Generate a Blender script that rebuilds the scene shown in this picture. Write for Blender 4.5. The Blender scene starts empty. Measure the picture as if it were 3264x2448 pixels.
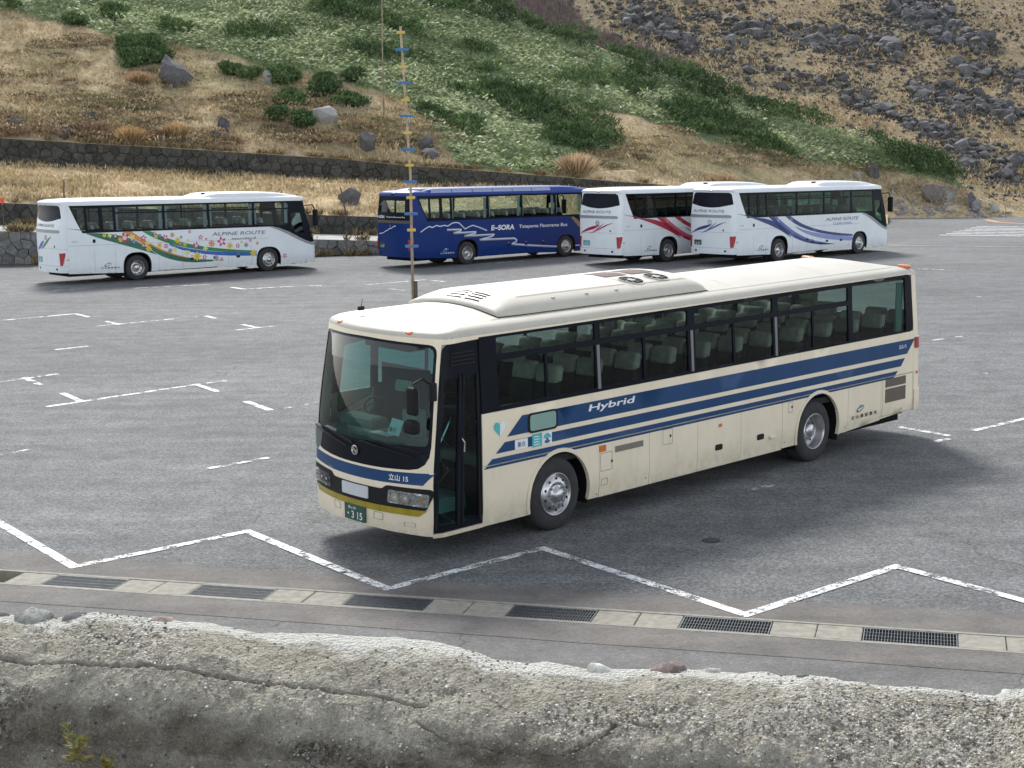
import bpy, bmesh, math, random
import numpy as np
from mathutils import Matrix, Vector
from mathutils.geometry import delaunay_2d_cdt

SC = bpy.context.scene
COL = SC.collection
rng = np.random.default_rng(11)
random.seed(11)

# ------------------------------------------------------------------ camera
F_PX, CAM_H, PITCH, ROLL = 5002.64, 5.3161, 0.151587, -0.01245
_fw = np.array([0, math.cos(PITCH), -math.sin(PITCH)])
_up = np.array([0, math.sin(PITCH), math.cos(PITCH)])
_rt = np.array([1.0, 0, 0])
R_ = _rt * math.cos(ROLL) + _up * math.sin(ROLL)
U_ = -_rt * math.sin(ROLL) + _up * math.cos(ROLL)
cd = bpy.data.cameras.new('camera')
cd.sensor_width = 36.0
cd.lens = 36.0 * F_PX / 3264.0
cd.clip_start, cd.clip_end = 0.1, 3000
cam = bpy.data.objects.new('camera', cd)
COL.objects.link(cam)
cam.matrix_world = Matrix(((R_[0], U_[0], -_fw[0], 0), (R_[1], U_[1], -_fw[1], 0),
                           (R_[2], U_[2], -_fw[2], CAM_H), (0, 0, 0, 1)))
SC.camera = cam

# ------------------------------------------------------------------ sky, sun, exposure
SUN_EL, SUN_AZ = math.radians(40), math.radians(-12)      # azimuth from +Y towards +X
world = bpy.data.worlds.new('World')
SC.world = world
world.use_nodes = True
wn = world.node_tree
bg = wn.nodes['Background']
sky = wn.nodes.new('ShaderNodeTexSky')
sky.sky_type = 'NISHITA'
sky.sun_disc = False
sky.sun_elevation = SUN_EL
sky.sun_rotation = SUN_AZ
sky.altitude = 2400
sky.dust_density = 4.0
hs = wn.nodes.new('ShaderNodeHueSaturation')
hs.inputs['Saturation'].default_value = 0.30
wn.links.new(sky.outputs[0], hs.inputs['Color'])
wn.links.new(hs.outputs[0], bg.inputs['Color'])
bg.inputs['Strength'].default_value = 0.15
sl = bpy.data.lights.new('sun', 'SUN')
sl.energy = 2.0
sl.angle = math.radians(12)
sl.color = (1.0, 0.965, 0.91)
sun = bpy.data.objects.new('sun', sl)
COL.objects.link(sun)
sd = Vector((math.sin(SUN_AZ) * math.cos(SUN_EL), math.cos(SUN_AZ) * math.cos(SUN_EL), math.sin(SUN_EL)))
sun.rotation_euler = sd.to_track_quat('Z', 'Y').to_euler()
SC.view_settings.view_transform = 'Standard'
SC.view_settings.look = 'None'
SC.view_settings.gamma = 1
SC.view_settings.exposure = 1.17
SC.cycles.max_bounces = 6
SC.cycles.diffuse_bounces = 3
SC.cycles.glossy_bounces = 3
SC.cycles.transparent_max_bounces = 24
SC.cycles.use_denoising = True
SC.cycles.use_adaptive_sampling = True
SC.cycles.adaptive_threshold = 0.02

# ------------------------------------------------------------------ lettering outlines (built-in font), made while the scene is empty
def make_texts(items):
    obs = []
    for key, body, bold in items:
        c = bpy.data.curves.new('t', 'FONT'); c.body = body; c.offset = bold; c.resolution_u = 3
        o = bpy.data.objects.new('t', c); COL.objects.link(o); obs.append((key, o, c))
    dg = bpy.context.evaluated_depsgraph_get(); out = {}
    for key, o, c in obs:
        me = bpy.data.meshes.new_from_object(o.evaluated_get(dg))
        v = np.array([tuple(q.co)[:2] for q in me.vertices]); f = [tuple(p.vertices) for p in me.polygons]
        v -= v.min(0); out[key] = (v / v.max(0)[1], f, v.max(0)[0] / v.max(0)[1])      # unit height
        bpy.data.meshes.remove(me); bpy.data.objects.remove(o); bpy.data.curves.remove(c)
    return out
TX = make_texts([('hybrid', 'Hybrid', .02), ('ty15', '立山 15', .015), ('tkk', '立 山 黒 部 貫 光', .012), ('nori', '乗合', .012), ('p315', '・3 15', .012), ('ptop', '富山 200', .008), ('alp', 'ALPINE ROUTE', .008), ('std', 'standard', .008), ('cd', 'CLEAN DIESEL', .008),
                 ('en', 'E~SORA', .035), ('tpb', 'Tateyama Panorama Bus', .012), ('p1', '・2 37', .012), ('p2', '1 6 37', .012), ('n28', '立山 28', .01), ('n37', '立山 37', .01), ('n33', '立山 33', .01), ('card', '臨 行', .012), ('lines', '立山黒部', .01)])

# ------------------------------------------------------------------ helpers
def ray(px, py):
    px = np.asarray(px, float)[..., None]; py = np.asarray(py, float)[..., None]
    return _fw + R_ * (px - 1632) / F_PX - U_ * (py - 1224) / F_PX
def at(px, py, D):
    d = ray(px, py)
    return np.array([0, 0, CAM_H]) + d * (np.asarray(D, float) / d[..., 1])[..., None]
def gnd(px, py, z=0.0):
    d = ray(px, py)
    return np.array([0, 0, CAM_H]) + d * ((z - CAM_H) / d[..., 2])[..., None]

_T = rng.random((256, 256))
def vnoise(x, y):
    xi = np.floor(x).astype(int); yi = np.floor(y).astype(int)
    fx = x - xi; fy = y - yi
    fx = fx * fx * (3 - 2 * fx); fy = fy * fy * (3 - 2 * fy)
    a = _T[xi % 256, yi % 256]; b = _T[(xi + 1) % 256, yi % 256]
    c = _T[xi % 256, (yi + 1) % 256]; d = _T[(xi + 1) % 256, (yi + 1) % 256]
    return (a * (1 - fx) + b * fx) * (1 - fy) + (c * (1 - fx) + d * fx) * fy
def fbm(x, y, o=4, g=0.5):
    t = 0; a = 1.0; s = 0
    for i in range(o):
        t = t + a * vnoise(x * 2 ** i + 17.3 * i, y * 2 ** i + 9.1 * i); s += a; a *= g
    return t / s - 0.5
def inpoly(P, poly):
    x, y = P[:, 0], P[:, 1]; r = np.zeros(len(P), bool); n = len(poly)
    for i in range(n):
        x0, y0 = poly[i]; x1, y1 = poly[(i + 1) % n]
        if y0 == y1: continue
        c = ((y0 > y) != (y1 > y)) & (x < (x1 - x0) * (y - y0) / (y1 - y0) + x0)
        r ^= c
    return r

def mesh(name, v, f, mats=(), smooth=False, fm=None, col=None):
    me = bpy.data.meshes.new(name)
    if isinstance(f, np.ndarray):
        v = np.asarray(v, np.float32); k = f.shape[1]
        me.vertices.add(len(v)); me.vertices.foreach_set('co', v.ravel())
        me.loops.add(f.size); me.loops.foreach_set('vertex_index', f.ravel().astype(np.int32))
        me.polygons.add(len(f)); me.polygons.foreach_set('loop_start', np.arange(0, f.size, k, dtype=np.int32))
        me.update(calc_edges=True)
    else:
        me.from_pydata([tuple(p) for p in v], [], f)
        me.update()
    for m in (mats if isinstance(mats, (list, tuple)) else [mats]): me.materials.append(m)
    if fm is not None: me.polygons.foreach_set('material_index', np.asarray(fm, np.int32))
    if smooth: me.polygons.foreach_set('use_smooth', np.ones(len(me.polygons), bool))
    if col is not None:
        a = me.color_attributes.new('Col', 'FLOAT_COLOR', 'POINT')
        c = np.ones((len(me.vertices), 4), np.float32); c[:, :3] = col
        a.data.foreach_set('color', c.ravel())
    me.validate()
    return me
def link(name, me, parent=None, loc=None, rotz=None, label=None, cat=None, group=None, kind=None):
    o = bpy.data.objects.new(name, me); COL.objects.link(o)
    if parent is not None: o.parent = parent
    if loc is not None: o.location = loc
    if rotz is not None: o.rotation_euler = (0, 0, rotz)
    if label: o['label'] = label
    if cat: o['category'] = cat
    if group: o['group'] = group
    if kind: o['kind'] = kind
    return o
class MB:
    """collects shapes into one mesh"""
    def __init__(s): s.v = []; s.f = []; s.m = []
    def add(s, v, f, m=0):
        o = len(s.v); s.v += [tuple(map(float, p)) for p in v]; s.f += [tuple(int(i) + o for i in q) for q in f]; s.m += [m] * len(f); return s
    def box(s, x0, x1, y0, y1, z0, z1, m=0):
        v = [(x, y, z) for z in (z0, z1) for y in (y0, y1) for x in (x0, x1)]
        return s.add(v, [(0, 2, 3, 1), (4, 5, 7, 6), (0, 1, 5, 4), (2, 6, 7, 3), (0, 4, 6, 2), (1, 3, 7, 5)], m)
    def tube(s, pts, r, n=8, m=0, cap=True):
        pts = [Vector(p) for p in pts]; rs = r if isinstance(r, (list, tuple)) else [r] * len(pts)
        v = []; f = []; prev = None
        for i, p in enumerate(pts):
            t = (pts[min(i + 1, len(pts) - 1)] - pts[max(i - 1, 0)]).normalized()
            a = t.orthogonal().normalized() if prev is None else (prev - t * prev.dot(t)).normalized()
            prev = a; b = t.cross(a)
            for k in range(n):
                q = 2 * math.pi * k / n; v.append(p + (a * math.cos(q) + b * math.sin(q)) * rs[i])
        for i in range(len(pts) - 1):
            for k in range(n):
                f.append((i * n + k, i * n + (k + 1) % n, (i + 1) * n + (k + 1) % n, (i + 1) * n + k))
        if cap: f.append(tuple(reversed(range(n)))); f.append(tuple(range((len(pts) - 1) * n, len(pts) * n)))
        return s.add(v, f, m)
    def lathe(s, prof, n=32, m=0):
        """profile of (radius, y) spun round the y axis"""
        v = [(r * math.cos(2 * math.pi * k / n), y, r * math.sin(2 * math.pi * k / n)) for r, y in prof for k in range(n)]
        f = [(i * n + k, i * n + (k + 1) % n, (i + 1) * n + (k + 1) % n, (i + 1) * n + k) for i in range(len(prof) - 1) for k in range(n)]
        return s.add(v, f, m)
    def rbox(s, c, d, bev=0.03, seg=2, m=0, fn=None):
        bm = bmesh.new(); bmesh.ops.create_cube(bm, size=1)
        for q in bm.verts: q.co = Vector((q.co.x * d[0], q.co.y * d[1], q.co.z * d[2]))
        bmesh.ops.bevel(bm, geom=list(bm.edges), offset=bev, segments=seg, affect='EDGES', profile=0.5)
        bm.verts.ensure_lookup_table()
        v = [Vector(q.co) for q in bm.verts]
        if fn: v = [Vector(fn(q)) for q in v]
        v = [q + Vector(c) for q in v]
        f = [tuple(q.index for q in p.verts) for p in bm.faces]; bm.free()
        return s.add(v, f, m)
    def build(s, name, mats, parent=None, smooth=False, **k):
        return link(name, mesh(name, s.v, s.f, mats, smooth, s.m if isinstance(mats, (list, tuple)) else None), parent, **k)

# ------------------------------------------------------------------ materials
def nt(name):
    m = bpy.data.materials.new(name); m.use_nodes = True
    t = m.node_tree; return m, t, t.nodes['Principled BSDF']
def N(t, typ, **k):
    n = t.nodes.new(typ)
    for a, b in k.items():
        if a in n.inputs: n.inputs[a].default_value = b
        else: setattr(n, a, b)
    return n
def noise(t, co, scale, detail=4, rough=0.55, dist=0.0):
    n = N(t, 'ShaderNodeTexNoise', Scale=scale, Detail=detail, Roughness=rough, Distortion=dist)
    if co is not None: t.links.new(co, n.inputs['Vector'])
    return n.outputs['Fac']
def ramp(t, fac, stops, interp='LINEAR'):
    r = t.nodes.new('ShaderNodeValToRGB'); r.color_ramp.interpolation = interp
    e = r.color_ramp.elements
    while len(e) < len(stops): e.new(0.5)
    for q, (p, c) in zip(e, stops):
        q.position = p; q.color = (c, c, c, 1) if isinstance(c, (int, float)) else (*c, 1)
    t.links.new(fac, r.inputs['Fac']); return r.outputs['Color']
def mix(t, fac, a, b, typ='MIX'):
    n = t.nodes.new('ShaderNodeMix'); n.data_type = 'RGBA'; n.blend_type = typ
    for s, i in ((fac, 0), (a, 6), (b, 7)):
        if isinstance(s, (int, float)): n.inputs[i].default_value = s if i == 0 else (s, s, s, 1)
        elif isinstance(s, tuple): n.inputs[i].default_value = (*s, 1)
        else: t.links.new(s, n.inputs[i])
    return n.outputs[2]
def math_(t, op, a, b=0.0):
    n = t.nodes.new('ShaderNodeMath'); n.operation = op
    for s, i in ((a, 0), (b, 1)):
        if isinstance(s, (int, float)): n.inputs[i].default_value = s
        else: t.links.new(s, n.inputs[i])
    return n.outputs[0]
def bump(t, p, h, strength=0.3, dist=0.02):
    b = N(t, 'ShaderNodeBump', Strength=strength, Distance=dist)
    t.links.new(h, b.inputs['Height']); t.links.new(b.outputs[0], p.inputs['Normal'])
def objco(t): return t.nodes.new('ShaderNodeTexCoord').outputs['Object']
def geoco(t): return t.nodes.new('ShaderNodeNewGeometry').outputs['Position']
MATS = {}
def paint(name, c, rough=0.35, metal=0.0, var=0.06, scale=2.0, coat=0.0, dirt=0.0, mud=0.0, bmp=0.0, bs=60.0, spec=0.5):
    if name in MATS: return MATS[name]
    m, t, p = nt(name); co = geoco(t)
    n = noise(t, co, scale, 3)
    a = tuple(x * (1 - var) for x in c); b = tuple(min(1, x * (1 + var)) for x in c)
    q = ramp(t, n, [(0.3, a), (0.7, b)])
    if dirt:
        st = N(t, 'ShaderNodeMapping'); st.inputs['Scale'].default_value = (5, 5, 0.7); t.links.new(co, st.inputs['Vector'])
        d = ramp(t, noise(t, st.outputs[0], 2.2, 4, 0.65), [(0.52, 0.0), (0.8, 1.0)])
        q = mix(t, math_(t, 'MULTIPLY', d, dirt), q, (0.16, 0.13, 0.10))
    if mud:                                             # road splash on the skirt, patchy
        sx_ = t.nodes.new('ShaderNodeSeparateXYZ'); t.links.new(co, sx_.inputs[0])
        g = ramp(t, math_(t, 'ADD', sx_.outputs[2], math_(t, 'MULTIPLY', noise(t, co, 3.5, 4, .7), 0.5)), [(0.5, 1.0), (0.95, 0.0)])
        q = mix(t, math_(t, 'MULTIPLY', math_(t, 'MULTIPLY', g, ramp(t, noise(t, co, 9, 5, .7), [(.3, .3), (.65, 1.0)])), mud), q, (0.17, 0.145, 0.11))
    t.links.new(q, p.inputs['Base Color'])
    p.inputs['Roughness'].default_value = rough; p.inputs['Metallic'].default_value = metal
    p.inputs['Coat Weight'].default_value = coat; p.inputs['Coat Roughness'].default_value = 0.08
    p.inputs['Specular IOR Level'].default_value = spec
    if bmp: bump(t, p, noise(t, co, bs, 4), bmp, 0.01)
    MATS[name] = m; return m
def glass(name, tint, ior=1.5, rough=0.02):
    if name in MATS: return MATS[name]
    m, t, p = nt(name); t.nodes.remove(p)
    out = t.nodes['Material Output']
    tr = N(t, 'ShaderNodeBsdfTransparent'); tr.inputs[0].default_value = (*tint, 1)
    gl = N(t, 'ShaderNodeBsdfGlossy', Roughness=rough); gl.inputs[0].default_value = (1, 1, 1, 1)
    fr = N(t, 'ShaderNodeFresnel', IOR=ior)
    mx = t.nodes.new('ShaderNodeMixShader')
    t.links.new(fr.outputs[0], mx.inputs[0]); t.links.new(tr.outputs[0], mx.inputs[1]); t.links.new(gl.outputs[0], mx.inputs[2])
    t.links.new(mx.outputs[0], out.inputs['Surface'])
    MATS[name] = m; return m
def foliage(name, trans=0.3, rough=0.7):
    m, t, p = nt(name)
    a = N(t, 'ShaderNodeVertexColor', layer_name='Col')
    t.links.new(a.outputs[0], p.inputs['Base Color']); p.inputs['Roughness'].default_value = rough
    p.inputs['Specular IOR Level'].default_value = 0.25
    tl = t.nodes.new('ShaderNodeBsdfTranslucent'); t.links.new(a.outputs[0], tl.inputs[0])
    mx = t.nodes.new('ShaderNodeMixShader'); mx.inputs[0].default_value = trans
    t.links.new(p.outputs[0], mx.inputs[1]); t.links.new(tl.outputs[0], mx.inputs[2])
    t.links.new(mx.outputs[0], t.nodes['Material Output'].inputs['Surface'])
    return m

def asphalt(name, lo, hi, speck=0.42, cracks=True):
    m, t, p = nt(name); co = geoco(t)
    big = noise(t, co, 0.11, 2, 0.6)
    med = noise(t, co, 1.6, 4, 0.7)
    q = ramp(t, big, [(0.3, lo), (0.72, hi)])
    st = N(t, 'ShaderNodeMapping'); st.inputs['Rotation'].default_value = (0, 0, math.radians(40)); st.inputs['Scale'].default_value = (0.25, 2.2, 1)
    t.links.new(co, st.inputs['Vector'])
    drag = ramp(t, noise(t, st.outputs[0], 0.8, 3, 0.65), [(0.3, 0.82), (0.7, 1.12)])
    q = mix(t, 1.0, q, drag, 'MULTIPLY')
    q = mix(t, 1.0, q, ramp(t, med, [(0.25, 0.70), (0.75, 1.27)]), 'MULTIPLY')
    fine = N(t, 'ShaderNodeTexVoronoi', Scale=36.0); t.links.new(co, fine.inputs['Vector'])
    q = mix(t, 1.0, q, ramp(t, fine.outputs['Color'], [(0.1, 1 - speck), (0.9, 1 + speck)]), 'MULTIPLY')
    fn = noise(t, co, 17, 3, 0.85)
    q = mix(t, 1.0, q, ramp(t, fn, [(0.3, 1 - speck * 0.9), (0.7, 1 + speck * 0.9)]), 'MULTIPLY')
    stain = ramp(t, noise(t, co, 0.5, 2, 0.5, 0.6), [(0.66, 0.0), (0.74, 1.0)])
    q = mix(t, math_(t, 'MULTIPLY', stain, 0.35), q, tuple(x * 0.55 for x in lo))
    if cracks:
        s2 = N(t, 'ShaderNodeMapping'); s2.inputs['Rotation'].default_value = (0, 0, math.radians(8)); s2.inputs['Scale'].default_value = (0.16, 2.6, 1); t.links.new(co, s2.inputs['Vector'])
        sk = ramp(t, noise(t, s2.outputs[0], 1.1, 3, 0.6), [(0.63, 0.0), (0.70, 1.0)])
        q = mix(t, math_(t, 'MULTIPLY', sk, 0.28), q, tuple(x * 0.45 for x in lo))
        pv = N(t, 'ShaderNodeTexVoronoi', Scale=0.07); t.links.new(co, pv.inputs['Vector'])
        q = mix(t, 1.0, q, ramp(t, pv.outputs['Color'], [(0.0, 0.89), (1.0, 1.09)]), 'MULTIPLY')
        ds = N(t, 'ShaderNodeTexNoise', Scale=1.3, Detail=2)
        t.links.new(co, ds.inputs['Vector'])
        w = N(t, 'ShaderNodeVectorMath', operation='SCALE'); w.inputs[3].default_value = 1.1; t.links.new(ds.outputs['Color'], w.inputs[0])
        ad = N(t, 'ShaderNodeVectorMath', operation='ADD'); t.links.new(co, ad.inputs[0]); t.links.new(w.outputs[0], ad.inputs[1])
        vo = N(t, 'ShaderNodeTexVoronoi', Scale=0.16, feature='DISTANCE_TO_EDGE'); t.links.new(ad.outputs[0], vo.inputs['Vector'])
        cr = ramp(t, vo.outputs['Distance'], [(0.0012, 1.0), (0.004, 0.0)])
        mk = ramp(t, noise(t, co, 0.22, 1), [(0.42, 0.0), (0.55, 1.0)])
        q = mix(t, math_(t, 'MULTIPLY', math_(t, 'MULTIPLY', cr, mk), 0.55), q, (0.03, 0.03, 0.03))
    t.links.new(q, p.inputs['Base Color'])
    p.inputs['Roughness'].default_value = 0.88; p.inputs['Specular IOR Level'].default_value = 0.3
    bump(t, p, math_(t, 'ADD', fine.outputs['Distance'], fn), 0.5, 0.012)
    return m
def linepaint(name, wear, c=(0.72, 0.74, 0.74)):
    m, t, p = nt(name); co = geoco(t)
    n1 = noise(t, co, 3.2, 5, 0.65); n2 = noise(t, co, 34, 4, 0.75)
    s = math_(t, 'ADD', math_(t, 'MULTIPLY', n1, 0.55), math_(t, 'MULTIPLY', n2, 0.45))
    k = ramp(t, s, [(wear - 0.035, 0.0), (wear + 0.035, 1.0)])
    t.links.new(k, p.inputs['Alpha'])
    t.links.new(ramp(t, n2, [(0.3, tuple(x * 0.8 for x in c)), (0.7, c)]), p.inputs['Base Color'])
    p.inputs['Roughness'].default_value = 0.6
    return m
def stonemat(name, dark, light, sc=3.0, lichen=0.0, warm=(0.2, 0.16, 0.11)):
    m, t, p = nt(name); co = geoco(t)
    oi = t.nodes.new('ShaderNodeObjectInfo')
    n = noise(t, co, sc, 4, 0.7)
    q = ramp(t, n, [(0.3, dark), (0.7, light)])
    q = mix(t, 1.0, q, ramp(t, oi.outputs['Random'], [(0, 0.65), (1, 1.3)]), 'MULTIPLY')
    q = mix(t, ramp(t, noise(t, co, sc * 0.5, 4), [(0.55, 0.0), (0.75, 0.6)]), q, warm)
    if lichen:
        q = mix(t, math_(t, 'MULTIPLY', ramp(t, noise(t, co, sc * 2.5, 3, 0.7), [(0.55, 0.0), (0.65, 1.0)]), lichen), q, (0.5, 0.52, 0.47))
    t.links.new(q, p.inputs['Base Color']); p.inputs['Roughness'].default_value = 0.9
    p.inputs['Specular IOR Level'].default_value = 0.2
    bump(t, p, noise(t, co, sc * 8, 3, 0.7), 0.5, 0.05)
    return m
# ------------------------------------------------------------------ ground: lot, drain, markings
M_ASPH = asphalt('asphalt_lot', (0.112, 0.117, 0.119), (0.165, 0.171, 0.172))
M_STRIP = asphalt('asphalt_patch_strip', (0.125, 0.117, 0.108), (0.16, 0.15, 0.14), 0.12, False)
M_APRON = asphalt('asphalt_apron', (0.125, 0.122, 0.12), (0.16, 0.157, 0.153), 0.18)
M_CONC = paint('concrete', (0.25, 0.238, 0.198), 0.9, var=0.22, scale=9, bmp=0.3)
M_STEEL = paint('galvanised_steel', (0.115, 0.128, 0.136), 0.6, 0.3, var=0.25, scale=14)
M_BLACK = paint('void_black', (0.012, 0.012, 0.013), 0.9)
DO = np.array([-5.76, 19.29]); DE = np.array([0.9656, -0.2600]); DN = np.array([0.2600, 0.9656])
def dr(s, t, z=0.0):
    p = DO + DE * s + DN * t; return (p[0], p[1], z)
def sheet(name, pts, mat, kind='structure', parent=None):
    return link(name, mesh(name, pts, [tuple(range(len(pts)))], mat), parent, kind=kind)
lot = sheet('parking_lot', [dr(-160, .055), dr(190, .055), (200, 220, 0), (-200, 220, 0)], M_ASPH)
apron = sheet('asphalt_apron', [dr(-160, -40), dr(190, -40), dr(190, -.555), dr(-160, -.555)], M_APRON)
def strip(name, s0, s1, fa, fb, z, mat, parent, n=160):
    ss = np.linspace(s0, s1, n); v = [dr(s, fa(s), z) for s in ss] + [dr(s, fb(s), z) for s in ss]
    f = [(i, i + 1, n + i + 1, n + i) for i in range(n - 1)]
    return link(name, mesh(name, v, f, mat), parent)
wob = lambda s, k: float(fbm(np.array([s * 0.55 + k]), np.array([k * 3.1]), 3)[0])
strip('patched_strip', -10, 22, lambda s: 0.06, lambda s: 0.75 + 0.75 * wob(s, 3), 0.004, M_STRIP, lot)
strip('patched_strip', -10, 22, lambda s: -1.22 + 0.05 * wob(s, 9), lambda s: -0.56, 0.004, M_STRIP, apron)
# gutter channel with concrete edges
ch = MB()
ch.add([dr(-12, .0, -.4), dr(30, .0, -.4), dr(30, -.5, -.4), dr(-12, -.5, -.4)], [(0, 1, 2, 3)], 1)
for t0, t1 in ((0.0, .055), (-.555, -.5)):
    a = [dr(-12, t0), dr(30, t0), dr(30, t1), dr(-12, t1)]; b = [(x, y, 0.006) for x, y, _ in a]; c = [(x, y, -0.4) for x, y, _ in a]
    ch.add(b + c, [(0, 1, 2, 3), (0, 4, 5, 1), (3, 2, 6, 7)], 0)
ch.build('drain_channel', [M_CONC, M_BLACK], kind='structure')
def grate_mesh():
    g = MB()
    for t0, t1 in ((-.492, -.470), (-.030, -.008), (-.262, -.254), (-.142, -.136), (-.376, -.370)):
        w = 0.0 if t1 - t0 > .01 else -.006
        g.box(0.005, 0.985, t0, t1, -.045, 0.002 + w)
    for k in range(31):
        x = 0.006 + k * 0.0325
        wd = 0.010 if k in (0, 30) else 0.005
        g.box(x, x + wd, -.469, -.031, -.04, -.001)
    return mesh('grate', g.v, g.f, M_STEEL)
def cover_mesh():
    g = MB(); g.rbox((0.246, -0.25, -0.045), (0.486, 0.482, 0.09), 0.008, 1)
    return mesh('cover', g.v, g.f, M_CONC)
GM, CM = grate_mesh(), cover_mesh()
rot = math.atan2(DE[1], DE[0])
order = ['leftmost', 'second from the left', 'third from the left', 'third from the right', 'second from the right', 'rightmost']
for k in range(6):
    x, y, _ = dr(1.99 * k, 0)
    link('drain_grate', GM, loc=(x, y, 0.0), rotz=rot, label='steel drain grate in the gutter line, %s of six' % order[k], cat='drain grate', group='drain grates in the gutter')
for k in range(-1, 7):
    for j in (0, 1):
        x, y, _ = dr(1.99 * k + 1.0 + 0.495 * j, 0)
        if k in (-1,) and j == 0: continue
        if k > 5: continue
        pos = ('left of the leftmost grate' if k < 0 else 'right of the rightmost grate' if k == 5 else 'between the %s and %s grates' % (['first', 'second', 'third', 'fourth', 'fifth', 'sixth'][k], ['first', 'second', 'third', 'fourth', 'fifth', 'sixth'][k + 1]))
        link('concrete_cover', CM, loc=(x, y, 0.004 - 0.004 * random.random()), rotz=rot + random.uniform(-.004, .004),
             label='concrete gutter cover slab %s, %s of the pair' % (pos, ['left', 'right'][j]), cat='gutter cover', group='concrete covers in the gutter')

L_FRESH, L_WORN, L_FAINT = linepaint('line_paint', 0.478), linepaint('line_paint_worn', 0.502), linepaint('line_paint_faint', 0.54)
L_OR = linepaint('line_paint_orange', 0.38, (0.75, 0.30, 0.06))
_zl = [0]
def line(a, b, w, mat, name='painted_line'):
    a = np.array(a[:2], float); b = np.array(b[:2], float); e = (b - a) / np.linalg.norm(b - a); n = np.array([-e[1], e[0]]) * w / 2
    _zl[0] += 1; z = 0.008 + 0.0015 * (_zl[0] % 4)
    v = [(*(a - n), z), (*(b - n), z), (*(b + n), z), (*(a + n), z)]
    return link(name, mesh(name, v, [(0, 1, 2, 3)], mat), lot)
chev = [(-8.6, 23.75), (-5.67, 19.64), (-3.73, 21.4), (-1.55, 18.44), (0.38, 20.28), (2.62, 17.2), (4.81, 19.16), (6.9, 16.2)]
for i in range(len(chev) - 1):
    a = np.array(chev[i]); b = np.array(chev[i + 1]); e = (b - a) / np.linalg.norm(b - a)
    line(a - e * .06, b + e * .06, 0.15, [L_FRESH, L_WORN, L_FRESH, L_WORN, L_FRESH, L_FRESH, L_FRESH][i], 'zigzag_line')
for a, b, w, m in [((-16.9, 48.7), (-14.28, 51.16), .15, L_FRESH), ((-14.28, 51.16), (-13.53, 50.1), .15, L_FRESH), ((-12.62, 47.39), (-10.52, 49.31), .14, L_WORN),
        ((-12.68, 48.79), (-12.0, 47.8), .15, L_FRESH), ((-10.06, 49.75), (-9.73, 49.98), .15, L_WORN), ((-9.75, 49.97), (-9.33, 49.23), .15, L_FRESH), ((-8.13, 45.9), (-7.06, 46.97), .14, L_WORN),
        ((-8.15, 47.35), (-7.5, 46.4), .15, L_FRESH), ((-12.29, 41.86), (-11.57, 42.58), .14, L_FRESH), ((-12.6, 35.2), (-11.3, 36.75), .14, L_WORN), ((-11.25, 36.85), (-10.88, 37.25), .14, L_FRESH),
        ((-11.55, 36.75), (-10.79, 35.5), .16, L_WORN), ((-9.75, 32.41), (-7.7, 34.7), .14, L_FRESH), ((-7.7, 34.7), (-6.6, 35.8), .14, L_WORN), ((-9.93, 34.24), (-9.17, 33.02), .15, L_FRESH),
        ((-7.2, 35.33), (-6.43, 34.08), .16, L_FRESH), ((-5.64, 32.8), (-4.94, 31.63), .16, L_FRESH), ((-4.72, 31.82), (-3.8, 32.9), .13, L_FAINT), ((-9.6, 26.6), (-8.54, 27.81), .13, L_FAINT),
        ((-5.1, 25.78), (-4.22, 26.66), .13, L_WORN), ((-14.58, 60.4), (-11.87, 61.73), .16, L_WORN), ((-10.74, 60.24), (-10.08, 59.43), .2, L_FRESH), ((-10.08, 59.43), (-8.22, 60.47), .18, L_WORN), ((-8.1, 60.45), (-7.31, 60.56), .2, L_WORN),
        ((7.23, 28.85), (7.9, 27.92), .14, L_WORN), ((7.44, 27.31), (7.8, 27.63), .15, L_WORN), ((8.45, 28.35), (10.2, 29.9), .14, L_WORN), ((3.5, 23.5), (4.08, 24.0), .12, L_FAINT), ((16.9, 65.1), (18.13, 63.95), .2, L_WORN),
        ((15.68, 52.96), (16.9, 53.3), .14, L_FAINT), ((12.2, 60.2), (14.0, 62.0), .15, L_FAINT), ((-5.6, 60.6), (-3.4, 62.6), .16, L_WORN), ((-3.4, 62.6), (-2.6, 61.6), .16, L_WORN), ((-2.0, 57.6), (0.2, 59.7), .16, L_FAINT),
        ((-4.6, 58.9), (-3.9, 58.0), .16, L_WORN), ((2.5, 63.8), (4.8, 66.0), .16, L_FAINT), ((-19.5, 58.0), (-16.5, 60.6), .16, L_FAINT), ((-1.1, 70.6), (.6, 72.2), .18, L_WORN), ((14.2, 66.2), (15.8, 67.6), .18, L_FAINT),
        ((11.2, 41.5), (11.6, 41.8), .1, L_FRESH), ((12.0, 42.2), (12.25, 42.35), .1, L_FRESH), ((10.4, 35.4), (10.9, 35.5), .12, L_FAINT), ((17.6, 52.0), (18.5, 50.9), .14, L_FAINT)]:
    line(a, b, w, m)
# pedestrian crossing far right, orange line, distant gutter
zs = linepaint('line_paint_crossing', 0.45)
for i in range(7):
    c0 = np.array([24.0, 87.9]) + np.array([0.78, 1.42]) * i * 0.95
    line(c0, c0 + np.array([7.6, -3.3]) * (1.0 if i < 5 else .6), .45, zs, 'crossing_stripe')
for a, b in [((17.5, 90.2), (19.6, 89.6)), ((18.5, 86.8), (20.6, 86.2)), ((30.6, 91.2), (33.0, 89.6)), ((31.2, 87.0), (34, 85.0))]: line(a, b, .4, L_WORN)
for a, b in [((31.4, 104.0), (31.2, 100.6)), ((31.2, 100.6), (32.6, 97.4))]: line(a, b, .35, L_OR, 'orange_line')
line((-24, 61.0), (-18, 64.2), .1, linepaint('line_paint_ochre', 0.5, (0.6, 0.4, 0.15)), 'ochre_line')
gt = np.array([19.07, 79.42]); ge = np.array([.92, -.39])
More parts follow.
